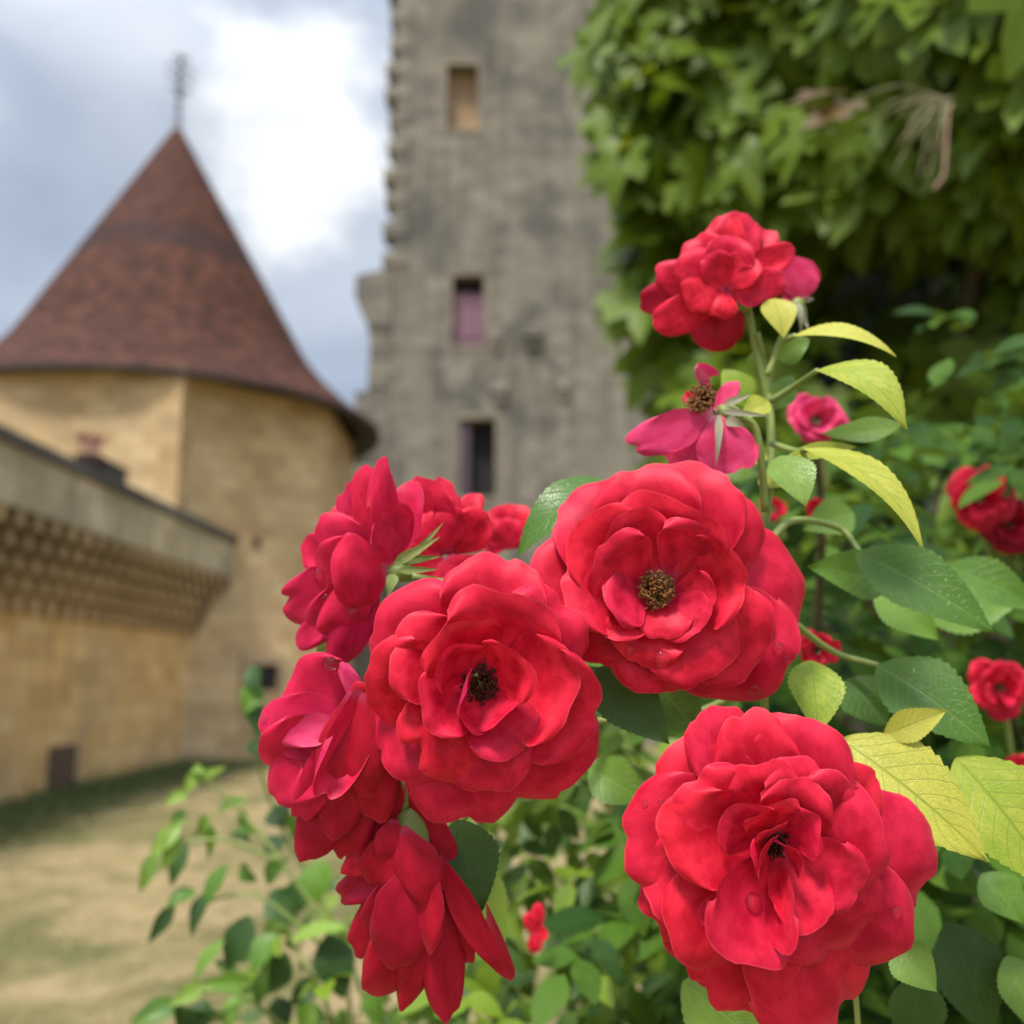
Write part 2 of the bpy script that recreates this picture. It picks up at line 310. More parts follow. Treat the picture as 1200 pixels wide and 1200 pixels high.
for i in range(len(prof)-1):
    for k in range(seg):
        if i == 0 and prof[0][0] == 0: pass
        f = bm.faces.new((rg[i+1][k], rg[i+1][(k+1) % seg], rg[i][(k+1) % seg], rg[i][k])); f.smooth = True
        for l, (a, d) in zip(f.loops, ((k, i+1), (k+1, i+1), (k+1, i), (k, i))): l[uvl].uv = (a/seg*2*PI*3.2, -dist[d])
roof = obj('roof', bm, M_roof, tower, uv=False)
bm = bmesh.new()
lathe(bm, [(r3, z3 - .01), (r3 + .015, z3 - .09), (r3 - .06, z3 - .15), (RB - .05, z3 + .02)], 96)
obj('eave', bm, M_soffit, tower)
bm = bmesh.new()
zt0, zt1 = tz(150, 205), tz(58, 205); hf = zt1 - zt0
lathe(bm, [(.17, zt0 - .22), (.12, zt0 + .05), (.07, zt0 + .25*hf), (.11, zt0 + .30*hf), (.05, zt0 + .36*hf), (.13, zt0+.43*hf), (.13, zt0+.47*hf), (.04, zt0+.53*hf), (.035, zt0+.9*hf), (.0, zt1)], 16)
for k in range(4):
    a = k*PI/2 + .5; d = Vector((math.cos(a), math.sin(a), 0))
    for (zz, L) in ((.42, .30), (.56, .42), (.70, .40), (.83, .24)):
        pts = [Vector((0, 0, zt0 + zz*hf)) + d*L*s + Vector((0, 0, .18*math.sin(s*PI*.9))) for s in (0, .3, .6, .85, 1)]
        tube(bm, spline(pts, 3), .045, .025, 6)
obj('finial', bm, M_lead, tower)
# the flat stair projection on the left of the drum
yf = 5.14; xe = onY(213, 470, TY - yf).x - TX
bm = bmesh.new(); box(bm, -2.0, xe, -yf, -3.0, -.2, zE + .02); obj('stair_projection', bm, M_ochre, tower)
# openings in the drum: near-black blocks for the shade inside, with a stone frame
def facet_frame(px, py, k0):   # local frame on a drum facet
    a = A0 + (k0 + .5) * 2*PI/8; n = Vector((math.sin(a), -math.cos(a), 0)); t = Vector((math.cos(a), math.sin(a), 0))
    p0 = Vector((TX, TY, 0)) + n * (RB * math.cos(PI/8) + (.12 if py > 740 else 0)*.9)
    p = onPlane(px, py, p0, n); return p, n, t
def opening(px, py, k0, ww, hh, name, framed=True):
    p, n, t = facet_frame(px, py, k0)
    Mx = Matrix(((t.x, n.x, 0, p.x-TX), (t.y, n.y, 0, p.y-TY), (0, 0, 1, p.z), (0, 0, 0, 1)))
    if framed:
        bm = bmesh.new()
        for (a, b, c, d) in ((-ww/2-.16, -ww/2, -hh/2, hh/2), (ww/2, ww/2+.16, -hh/2, hh/2), (-ww/2-.16, ww/2+.16, hh/2, hh/2+.22), (-ww/2-.16, ww/2+.16, -hh/2-.12, -hh/2)):
            box(bm, a, b, -.2, .10, c, d, Mx)
        fr = obj('window', bm, M_reveal, tower)
    else: fr = tower
    bm = bmesh.new(); box(bm, -ww/2, ww/2, -.2, .035, -hh/2, hh/2, Mx)
    obj(name, bm, M_dark, fr)
opening(306, 815, 0, .75, 1.35, 'dark_fill')
opening(301, 636, 0, .16, .2, 'vent_hole', False)
opening(249, 872, 0, .9, 1.0, 'dark_fill') if False else None

# ---------------------------------------------------------------- curtain wall with machicolated parapet
A = onG(0, 948); B = onG(268, 886)
wd = (B - A); wl = wd.length; wd.normalize(); wn = Vector((wd.y, -wd.x, 0))
A2 = A - wd * 9; WL = wl + 9 + .6
Mw = Matrix(((wd.x, wn.x, 0, 0), (wd.y, wn.y, 0, 0), (0, 0, 1, 0), (0, 0, 0, 1)))
PP = .62
zt_a = onPlane(0, 514, A + wn*PP, wn).z; zt_b = onPlane(272, 622, A + wn*PP, wn).z
zTop = (zt_a + zt_b)/2
zParB = onPlane(0, 588, A + wn*PP, wn).z; zCorB = onPlane(0, 716, A + wn*.05, wn).z
print('wall z', zt_a, zt_b, zParB, zCorB, 'wall', A, B, 'tower', TX, zA, zE)
cw = thing('curtain_wall', A2, 'long ochre castle wall with a grey parapet carried on a row of stone corbels', 'wall')
bm = bmesh.new(); box(bm, 0, WL, -1.4, 0, -.3, zParB, Mw); obj('wall_face', bm, M_wall, cw)
bm = bmesh.new(); box(bm, 0, WL - .15, -1.0, PP, zParB + .003, zTop - .14, Mw); obj('parapet', bm, M_parapet, cw)
bm = bmesh.new(); box(bm, 0, WL - .1, -1.08, PP + .08, zTop - .137, zTop + .02, Mw); obj('coping', bm, M_coping, cw)
nC = int((WL - .3) / .50)
hC = zParB - zCorB
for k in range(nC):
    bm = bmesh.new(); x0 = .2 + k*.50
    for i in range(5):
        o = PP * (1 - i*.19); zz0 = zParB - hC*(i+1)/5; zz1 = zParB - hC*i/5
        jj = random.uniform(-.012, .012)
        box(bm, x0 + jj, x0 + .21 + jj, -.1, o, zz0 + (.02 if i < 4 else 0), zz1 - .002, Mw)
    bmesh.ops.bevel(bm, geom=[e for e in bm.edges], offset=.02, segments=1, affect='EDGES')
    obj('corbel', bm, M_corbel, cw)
# lintel strips between the corbels carry the parapet
# small stone kennel-like niche and an iron plate at the wall's foot
def wall_local(px, py, off=0.0):
    p = onPlane(px, py, A + wn*off, wn); q = p - A2; return q.dot(wd), q.z
s0, z0 = wall_local(72, 893); 
bm = bmesh.new(); box(bm, s0-.45, s0+.45, -.2, .03, .02, z0+.25, Mw); obj('niche', bm, plain('dark_red_brown', (.08, .045, .03), (.13, .075, .05), 5), cw)  # plain dark red-brown panel set in the wall face
s0, z0 = wall_local(250, 872)
bm = bmesh.new(); box(bm, s0-.5, s0+.55, -.1, .06, -.05, .75, Mw); hat = obj('iron_hatch', bm, M_rust, cw)
# block with potted flowers on the parapet
s0, z0 = wall_local(138, 566, PP)
pb = A2 + wd*s0 + wn*(PP - .22)
blk = thing('stone_block', (pb.x, pb.y, zTop + .02), 'small dark stone block standing on top of the castle wall', 'stone block')
bm = bmesh.new(); box(bm, -.5, .4, -.25, .2, 0, .22, Mw); box(bm, -.55, .45, -.3, .24, .223, .28, Mw)
bmesh.ops.bevel(bm, geom=list(bm.edges), offset=.02, segments=2, affect='EDGES'); obj('block', bm, M_coping, blk)
s1, z1_ = wall_local(122, 560, PP); pb2 = A2 + wd*(s1 - .1) + wn*(PP - .2)
pot = thing('flower_pot', (pb2.x, pb2.y, zTop + .02), 'pot of pale pink flowers on the castle wall beside the dark stone block', 'flower pot')
bm = bmesh.new(); lathe(bm, [(0, 0), (.13, 0), (.18, .24), (.21, .24), (.21, .30), (.17, .30), (.15, .26), (0, .26)], 20); obj('pot', bm, M_terracotta, pot)
M_bloom = plain('pale_pink_bloom', (.35, .13, .16), (.5, .25, .27), 20)
for k in range(14):
    bm = bmesh.new(); a = k*2.4; rad = .05 + .15*(k/14)**.5; p = Vector((rad*math.cos(a), rad*math.sin(a), .42 + .16*random.random())); o_ = bm.verts.new(p); rim = []
    for i in range(10): q = .075*(1 if i % 2 else .6); rim.append(bm.verts.new(p + Vector((q*math.cos(i*PI/5), q*math.sin(i*PI/5) - .02, .03 + .03*(i % 2)))))
    for i in range(10): bm.faces.new((o_, rim[i], rim[(i+1) % 10]))
    st = bm.verts.new(Vector((p.x*.4, p.y*.4, .25))); bm.faces.new((o_, st, rim[0])); obj('flower', bm, M_bloom, pot)

# ---------------------------------------------------------------- the keep
KY = 30.0
def kx(px, py=300): return onY(px, py, KY).x
def kz(py, px=560): return onY(px, py, KY).z
KX0 = kx(462, 200); KX1 = kx(800); KTOP = kz(-140)
keep = thing('castle_keep', (KX0, KY, 0), 'tall grey weathered stone keep with three small windows one above another', 'castle tower')
wins = [(522, 562, 76, 152), (529, 568, 323, 405), (538, 581, 491, 582)]
wins = [(kx((a+b)/2, (c+d)/2) - (b-a)/2/FPX*KY*1.0, kx((a+b)/2, (c+d)/2) + (b-a)/2/FPX*KY*1.0, kz(d), kz(c)) for a, b, c, d in wins]
bm = bmesh.new()
zcuts = [-.3]; 
for wv in reversed(wins): zcuts += [wv[2], wv[3]]
zcuts.append(KTOP)
def quad(bm, *ps): return bm.faces.new([bm.verts.new(p) for p in ps])
LX = lambda x: x - KX0
for i in range(len(zcuts)-1):
    za, zb = zcuts[i], zcuts[i+1]
    if i % 2 == 0: quad(bm, (0, 0, za), (LX(KX1), 0, za), (LX(KX1), 0, zb), (0, 0, zb))
    else:
        wv = list(reversed(wins))[i//2]
        quad(bm, (0, 0, za), (LX(wv[0]), 0, za), (LX(wv[0]), 0, zb), (0, 0, zb)); quad(bm, (LX(wv[1]), 0, za), (LX(KX1), 0, za), (LX(KX1), 0, zb), (LX(wv[1]), 0, zb))
quad(bm, (0, 9, -.3), (0, 0, -.3), (0, 0, KTOP), (0, 9, KTOP)); quad(bm, (LX(KX1), 0, -.3), (LX(KX1), 9, -.3), (LX(KX1), 9, KTOP), (LX(KX1), 0, KTOP))
quad(bm, (LX(KX1), 9, -.3), (0, 9, -.3), (0, 9, KTOP), (LX(KX1), 9, KTOP)); quad(bm, (0, 0, KTOP), (LX(KX1), 0, KTOP), (LX(KX1), 9, KTOP), (0, 9, KTOP))
obj('wall', bm, M_keep, keep)
for i, wv in enumerate(wins):
    a, b, c, d = LX(wv[0]), LX(wv[1]), wv[2], wv[3]; dep = .55
    bm = bmesh.new()
    quad(bm, (a, 0, c), (a, dep, c), (a, dep, d), (a, 0, d)); quad(bm, (b, dep, c), (b, 0, c), (b, 0, d), (b, dep, d))
    quad(bm, (a, 0, d), (a, dep, d), (b, dep, d), (b, 0, d)); quad(bm, (a, dep, c), (a, 0, c), (b, 0, c), (b, dep, c))
    bw = .10
    for q in ((a-bw, a-.002, c, d), (b+.002, b+bw, c, d), (a-bw, b+bw, d+.002, d+.16), (a-bw, b+bw, c-.13, c-.002)): box(bm, q[0], q[1], -.025, .05, q[2], q[3])
    wo = obj('window', bm, M_jamb, keep)
    bm = bmesh.new(); quad(bm, (a, dep, c), (b, dep, c), (b, dep, d), (a, dep, d))
    if i == 1:
        for f in list(bm.faces): bm.faces.remove(f)
        for s in range(4): x0 = a + (b-a)*s/4; box(bm, x0 + .006, x0 + (b-a)/4 - .006, dep*.55, dep*.55 + .04, c, d - (d-c)*.2)
        for zz in (.15, .65): box(bm, a + .01, b - .01, dep*.55 - .03, dep*.55 - .001, c + (d-c)*zz, c + (d-c)*zz + .1)
        obj('shutter', bm, M_shutter, wo)
        bm = bmesh.new(); quad(bm, (a, dep, c), (b, dep, c), (b, dep, d), (a, dep, d)); obj('interior', bm, M_dark, wo)
    elif i == 0:
        obj('blocking', bm, M_reveal, wo)
    else:
        obj('interior', bm, M_dark, wo)
        bm = bmesh.new(); box(bm, a + .01, a + .3, .1, .15, c, d - .02); obj('shutter', bm, M_shutter2, wo)
# ragged toothing stones down the left edge
zq = kz(312); k = 0; random.seed(5)
while zq < KTOP - 1:
    h = random.uniform(.62, .86); e = random.uniform(.2, .36)
    bm = bmesh.new(); box(bm, -e, .5, -.03 - random.random()*.02, .9, zq, zq + h*.62)
    bmesh.ops.bevel(bm, geom=list(bm.edges), offset=.06, segments=2, affect='EDGES'); obj('toothing_stone', bm, M_quoin, keep)
    zq += h*1.25; k += 1
# corbelled buttress at the foot of the left edge
xl, xc = LX(kx(431, 450)), LX(kx(417, 340))
zc0, zc1 = kz(382), kz(322)
zz = -.3; k = 0
while zz < zc0 - .1:
    h = random.uniform(.85, 1.15); h = min(h, zc0 - zz)
    bm = bmesh.new(); dx = random.uniform(-.05, .06) - (.42 if zz < kz(500) else 0); box(bm, xl + dx, -.002, -.06 - random.random()*.03, 2, zz, zz + h - .02)
    bmesh.ops.bevel(bm, geom=list(bm.edges), offset=.04, segments=1, affect='EDGES'); obj('buttress_stone', bm, M_quoin if k % 3 else M_keep, keep); zz += h; k += 1
bm = bmesh.new()
vs = [(xl, zc0), (-.002, zc0), (-.002, zc1 + .15), (xc + .25, zc1), (xc, zc1 - .1), (xc, zc1 - .75), (xc + .12, zc1 - .95)]
fa = [bm.verts.new((x, -.12, z)) for x, z in vs]; fb = [bm.verts.new((x, 2, z)) for x, z in vs]
bm.faces.new(fa[::-1]) if False else bm.faces.new(fa); bm.faces.new(fb[::-1])
for i in range(len(vs)): j = (i+1) % len(vs); bm.faces.new((fa[j], fa[i], fb[i], fb[j]))
bmesh.ops.recalc_face_normals(bm, faces=bm.faces); obj('corbel', bm, M_quoin, keep)
for (px, py, ww, hh, dd) in ((624, 398, .55, .35, .3), (582, 402, .3, .5, .2), (585, 462, .5, .3, .22), (660, 458, .35, .25, .2)):   # stubs of a lost floor
    bm = bmesh.new(); x, z = LX(kx(px, py)), kz(py); box(bm, x - ww/2, x + ww/2, -dd, .1, z, z + hh); box(bm, x - ww/2 + .06, x + ww/2 - .06, -dd*.6, .1, z - .3, z - .002)
    bmesh.ops.bevel(bm, geom=list(bm.edges), offset=.04, segments=1, affect='EDGES'); obj('stub_stone', bm, M_quoin, keep)

# ---------------------------------------------------------------- verge of grass along the wall foot
random.seed(11); bm = bmesh.new()
for k in range(14000):
    s = random.uniform(4, WL + 5); t = abs(random.gauss(.2, .95)) + (.0 if s < WL else random.uniform(-1, 2)); p = A2 + wd*s + wn*(t + .05); p.z = gz(p.x, p.y) - .01
    h = random.uniform(.06, .26)*max(.25, 1.1 - t*.42); a = random.random()*2*PI; d = Vector((math.cos(a), math.sin(a), 0)); l = Vector((random.gauss(0, .35), random.gauss(0, .35), 1))*h
    bm.faces.new([bm.verts.new(q) for q in (p - d*.012, p + d*.012, p + l*.6 + d*.008, p + l)])
gr = obj('verge_grass', bm, M_grass, uv=False); gr['kind'] = 'stuff'; gr['label'] = 'rough green grass growing along the foot of the castle wall'

random.seed(12); bm = bmesh.new()
for k in range(26000):
    y = 2.6 + 20*random.random()**1.4; x = random.uniform(-.62*y - .6, .12*y + .3); p = Vector((x, y, gz(x, y) - .005))
    if noise.noise(Vector((x*.9, y*.5, 1))) + random.gauss(0, .25) < -.05: continue
    h = random.uniform(.02, .07); a = random.random()*2*PI; d = Vector((math.cos(a), math.sin(a), 0))*.006; l = Vector((random.gauss(0, .8), random.gauss(0, .8), 1))*h
    bm.faces.new([bm.verts.new(q) for q in (p - d, p + d, p + l*.6 + d*.7, p + l)])
M_straw = leaf_mat('straw_blades', (.16, .15, .05), (.52, .42, .22), (.4, .33, .16), (.4, .33, .16), rough=.8, spec=.1, vs=.1, island=True)
dg = obj('dry_grass', bm, M_straw, uv=False); dg['kind'] = 'stuff'; dg['label'] = 'short dry straw coloured grass thinly covering the lawn'

# ================================================================ LEAF AND PETAL SURFACES
GEO = []        # petal triangles for the drops
def sheet(b, t, Wd, outline, nref, bulge=0., cup=0., roll=0., twist=0., ruff=0., seed=0, nu=24, nv=18, skew=0., fold=0., flare=0.):
    """A curved blade from foot b to tip t. outline(u, v, rng) -> (length fraction, half-width fraction)."""
    a = t - b; L = a.length; ah = a.normalized(); n = nref - ah*nref.dot(ah); n.normalize(); lat = ah.cross(n)
    if twist: q = Matrix.Rotation(twist, 3, ah); n = q @ n; lat = q @ lat
    off = Vector((seed*1.37, seed*.71, seed*2.13)); vs = []; uvs = []
    for i in range(nu+1):
        u = i/nu
        for j in range(nv+1):
            v = 2*j/nv - 1; v = v*(1.42 - .42*v*v)
            lu, hw = outline(u, v, off)
            s = lu
            cen = b + ah*(L*s) + n*(bulge*4*s*(1-s)) + lat*(skew*4*s*(1-s))
            dn = bulge*4*(1-2*s)/L; tang = (ah + n*dn).normalized(); nl = (n - ah*dn).normalized()
            if roll:
                k = max(0., (u - .68)/.32); cen = cen + nl*(roll*L*k*k*.22) - tang*(abs(roll)*L*k*k*.06)
            half = Wd*.5*hw; cc = cup*(.35 + .65*min(1, u*1.4)); al = v*cc
            if abs(cc) > 1e-3: x = half*math.sin(al)/cc; h = half*(1 - math.cos(al))/cc
            else: x = half*v; h = 0
            h += abs(v)*half*fold
            e = max(0., (abs(v) - .55)/.45); h -= flare*half*e*e*u
            if ruff:
                h += ruff*Wd*u*u*(.75*math.sin(2.3*v + seed) + .16*math.sin(6.1*v + seed*2.3)*abs(v) + .5*noise.noise(Vector((u*2.2, v*1.8, 0)) + off))
                x += ruff*Wd*.4*u*noise.noise(Vector((u*2, v*1.5, 9)) + off)
            vs.append(cen + lat*x + nl*h); uvs.append((u, .5 + v*.5))
    fs = []
    for i in range(nu):
        for j in range(nv):
            p = i*(nv+1) + j; fs.append((p, p+1, p+nv+2, p+nv+1))
    return vs, fs, uvs
def petal_outline(um=.62, base=.26, round_=.40, notch=0., nv0=0., rag=.05):
    def f(u, v, off):
        g = base + (1-base)*math.sin(min(1, u/um)*PI/2)**1.15
        sh = round_*(1 - max(0., 1 - abs(v)**2.15)**(1/2.15)) + notch*math.exp(-((v-nv0)/.15)**2) + rag*(noise.noise(Vector((v*2.1, 1, 0)) + off) + .45*noise.noise(Vector((v*7.5, 5, 0)) + off)*(.4+abs(noise.noise(Vector((v*1.2, 8, 0)) + off))))
        return u*(1 - sh*u**1.6), g
    return f
def leaf_outline(um=.42, pt=1.25, teeth=13, td=.07):
    def f(u, v, off):
        s = u
        if s < um: g = math.sin(s/um*PI/2)**.75
        else: q = (s-um)/(1-um); g = math.cos(q*PI/2)**1.05*(1 - .10*math.sin(q*PI)) if s < 1 else 0
        g = max(g, .015)
        if teeth: fr = (s*teeth) % 1.0; g *= 1 - td*fr*min(1, abs(v)**3) * (1.0 if .06 < s < .97 else 0)
        return u, g
    return f
def mesh_of(name, geo, material, parent, smooth=True):
    vs, fs, uvs = geo; me = bpy.data.meshes.new(name); loc = parent.matrix_basis.translation if parent else Vector()
    if parent and parent.parent: loc = loc + parent.parent.matrix_basis.translation
    me.from_pydata([v - loc for v in vs], [], fs); uvl = me.uv_layers.new(name='UVMap')
    for lp in me.loops: uvl.data[lp.index].uv = uvs[lp.vertex_index]
    return link(name, me, material, parent, smooth)

class Rose:
    """A bloom centred on photo pixel (cx, cy) at view depth d; its shapes are given in pixels at that depth, z towards the viewer."""
    def __init__(s, cx, cy, d, label, m=None, cat='rose', group='red roses in bloom', name='rose'):
        s.c = (cx, cy, d); s.k = d/FPX; s.m = m or M_petal; s.n = 0
        s.root = thing(name, PX(cx, cy, d), label, cat, group); s.seed = int(cx*3 + cy)
    def P(s, x, y, z=0.): return PX(x, y, s.c[2] - z*s.k)
    def pet(s, b, t, Wd, bulge=0., cup=.5, roll=0., twist=0., notch=0., nv0=0., nref=None, ruff=.085, m=None, um=.58, base=.26, rag=.055, skew=0., flare=.03, round_=.38):
        s.n += 1; sd = s.seed*.13 + s.n*3.7; rp = random.Random(int(sd*97)); Wd *= rp.uniform(.88, 1.12); skew += rp.uniform(-.05, .05)*Wd; notch += max(0., rp.uniform(-.09, .07)); nv0 = nv0 or rp.uniform(-.5, .5)
        nr = Vector(nref) if nref else Vector((0, 0, 1))
        nr = RT*nr.x + UP*nr.y - FWD*nr.z
        geo = sheet(s.P(*b), s.P(*t), Wd*1.1*s.k, petal_outline(um, base, round_, notch, nv0, rag), nr, bulge*.5*s.k, cup*.8, roll*.95, R_(twist + rp.uniform(-17, 17)), ruff*rp.uniform(.9, 1.75), sd, skew=skew*s.k, flare=flare)
        o = mesh_of('petal', geo, m or s.m, s.root); GEO.append((geo[0], geo[1])); return o
    def pol(s, th, Rt, Wd, zb=0., zt=0., bulge=0., cup=.5, roll=0., notch=0., r0=10, db=0, **kw):
        a = R_(th); c = s.c; ab = R_(th + db)
        return s.pet((c[0] + r0*math.cos(ab), c[1] - r0*math.sin(ab), zb), (c[0] + Rt*math.cos(a), c[1] - Rt*math.sin(a), zt), Wd, bulge, cup, roll, notch=notch, **kw)
    def stamens(s, r, z0, h, n=90, m=None, at=None, tilt=(0, 0)):
        bm = bmesh.new(); cx, cy = at or s.c[:2]; rnd = random.Random(s.seed); loc = s.root.location
        ax = Vector((tilt[0], tilt[1], 1)).normalized(); e1 = ax.orthogonal().normalized(); e2 = ax.cross(e1)
        W3 = lambda p: PX(cx + p.x, cy - p.y, s.c[2] - p.z*s.k) - loc
        for k in range(n):
            a = rnd.random()*2*PI; q = math.sqrt(rnd.random()); rr0 = r*.35*q; rr1 = r*q*rnd.uniform(.85, 1.12); hh = h*rnd.uniform(.7, 1.1)*(1 - .25*q*q)
            f = lambda rad, zz: Vector((0, 0, z0)) + (e1*math.cos(a) + e2*math.sin(a))*rad + ax*zz
            p0, p1, p2 = f(rr0, 0), f((rr0+rr1)*.5, hh*.7), f(rr1, hh)
            tube(bm, [W3(p0), W3(p1), W3(p2)], .9*s.k*.6, .9*s.k*.6, 4)
            d = Vector((rnd.gauss(0, 1), rnd.gauss(0, 1), rnd.gauss(0, .6))).normalized()*r*.10
            tube(bm, [W3(p2 - d), W3(p2 - d*.4), W3(p2 + d*.4), W3(p2 + d)], r*.055*s.k, r*.055*s.k, 5)
        lathe_r = r*.5
        for f in bm.faces: f.smooth = True
        obj('stamens', bm, m or M_stamen, s.root, uv=False)
    def sepal(s, b, t, Wd, bulge=0., m=None, nref=(0, 0, 1), cup=.6, roll=0.):
        s.n += 1; nr = RT*nref[0] + UP*nref[1] - FWD*nref[2]
        geo = sheet(s.P(*b), s.P(*t), Wd*s.k, leaf_outline(.25, .9, 0), nr, bulge*s.k, cup, roll, seed=s.n, nu=14, nv=6)
        return mesh_of('sepal', geo, m or M_sepal, s.root)
    def calyx(s, p, q, r, m=None):      # swollen green receptacle from p to q
        bm = bmesh.new(); loc = s.root.location; a, b = s.P(*p) - loc, s.P(*q) - loc; N = 8; rings = []
        ax = (b-a).normalized(); e1 = ax.orthogonal().normalized(); e2 = ax.cross(e1)
        for i in range(N+1):
            u = i/N; rad = r*s.k*(math.sin(PI*(.12 + .70*u))**.8)
            rings.append([bm.verts.new(a + (b-a)*u + (e1*math.cos(2*PI*k/12) + e2*math.sin(2*PI*k/12))*rad) for k in range(12)])
        for A_, B_ in zip(rings, rings[1:]):
            for k in range(12): bm.faces.new((A_[k], A_[(k+1) % 12], B_[(k+1) % 12], B_[k]))
        bm.faces.new(rings[0][::-1]); bm.faces.new(rings[-1])
        for f in bm.faces: f.smooth = True
        obj('calyx', bm, m or M_stem, s.root, uv=False)
    def stem(s, pts, r0=5., r1=4.):
        bm = bmesh.new(); loc = s.root.location
        tube(bm, spline([s.P(*p) - loc for p in pts], 6), r0*s.k, r1*s.k, 8)
        for f in bm.faces: f.smooth = True
        obj('stem', bm, M_stem, s.root, uv=False)

# ---------------------------------------------------------------- rose A: the sharp one in the middle
A_ = Rose(563, 803, .288, 'open red rose in sharp focus at the middle of the cluster, dark hollow centre')
for spec in [ # th, R, W, zb, zt, bulge, cup, roll, notch
    (315, 172, 128, -34, -52, 12, -.5, -.5, .03), 
    (82, 160, 118, -30, -18, 10, .35, -.5, .02), (143, 156, 120, -32, -30, 10, .3, -.5, .04),
    (262, 176, 150, -30, -14, 10, -.35, -.5, .06), (216, 156, 122, -28, -6, 10, -.3, -.5, .08), (36, 150, 112, -26, -14, 8, .3, -.6, .02),
    (-12, 143, 128, -22, 4, -8, .5, -.7, .0), (178, 138, 108, -22, 6, -6, .45, -.6, .0),
    (-2, 108, 118, -16, 22, -12, .7, -.7, .0), (152, 114, 116, -16, 24, -10, .7, -.6, .02),
    (238, 126, 108, -18, 22, 8, -.2, -.5, .16), (278, 132, 92, -20, 14, 6, -.2, -.4, .02), (72, 118, 138, -16, 24, -14, .9, -.6, .02),
    (298, 92, 84, -14, 26, 4, .3, -.3, 0), (112, 78, 96, -12, 34, -16, .9, -.8, .03), (205, 74, 74, -12, 36, -4, .5, -.5, 0),
    (28, 52, 84, -8, 44, -14, 1.0, -.6, .03), (214, 34, 62, -6, 50, -8, .9, .1, 0), (140, 50, 66, -8, 38, -12, .9, -.2, 0), (300, 54, 60, -8, 30, -8, .8, 0, 0), (258, 54, 50, -8, 30, -8, .8, 0, 0)]:
    A_.pol(*spec, r0=15)
A_.stamens(24, -20, 22, 150, M_stamen_dk)
A_.calyx((565, 803, -78), (563, 803, -52), 18); A_.stem([(563, 803, -58), (585, 830, -110), (605, 850, -190), (640, 850, -260)])

# ---------------------------------------------------------------- rose B: upper right of the middle, wide open with a brown eye
B_ = Rose(772, 690, .302, 'wide open red rose with a ring of brown stamens, upper right of the middle rose')
for spec in [
    (-4, 190, 150, -30, -30, 10, -.3, -.5, .03), (-37, 186, 138, -28, -16, 8, -.25, -.4, .02), (66, 160, 112, -30, -14, 6, .3, -.4, .05), (97, 152, 128, -28, -10, 6, .4, -.6, .02), (42, 150, 110, -32, -24, 6, .3, -.3, 0),
    (134, 156, 120, -32, -26, 8, .25, -.5, .03), (166, 154, 138, -30, -22, 8, .25, -.5, .05), (206, 128, 104, -28, -10, 6, .1, -.4, .03), (240, 112, 96, -24, 0, 6, -.1, -.4, .04), (268, 128, 96, -24, 0, 6, -.25, -.5, .0),
    (-31, 152, 108, -20, 12, 4, -.1, -.4, .02), (-57, 126, 108, -18, 14, 4, .2, -.5, .02), (142, 116, 100, -20, 18, -4, .4, -.5, .02), (180, 112, 92, -18, 22, -4, .5, -.6, .04),
    (80, 104, 124, -14, 26, -16, .8, -.6, .02), (112, 92, 86, -12, 24, -12, .7, -.4, 0), (40, 96, 96, -14, 26, -12, .7, -.5, 0), (8, 96, 116, -14, 28, -12, .7, -.5, .02), (150, 82, 80, -12, 30, -6, .6, -.6, 0),
    (250, 88, 104, -14, 24, -4, .6, -.7, .05), (218, 80, 70, -12, 28, -6, .6, -.5, 0), (-42, 70, 62, -10, 22, 2, .5, -.3, 0), (-82, 60, 62, -10, 22, 4, .5, -.4, .08), (196, 62, 58, -8, 30, -4, .7, -.7, 0), (-16, 66, 60, -10, 20, -2, .6, -.3, 0)]:
    B_.pol(*spec, r0=18)
B_.stamens(22, -10, 20, 200, M_stamen, at=(769, 692))
B_.calyx((772, 690, -62), (772, 690, -36), 22); B_.stem([(772, 690, -58), (790, 700, -110), (840, 700, -190), (900, 660, -230)])

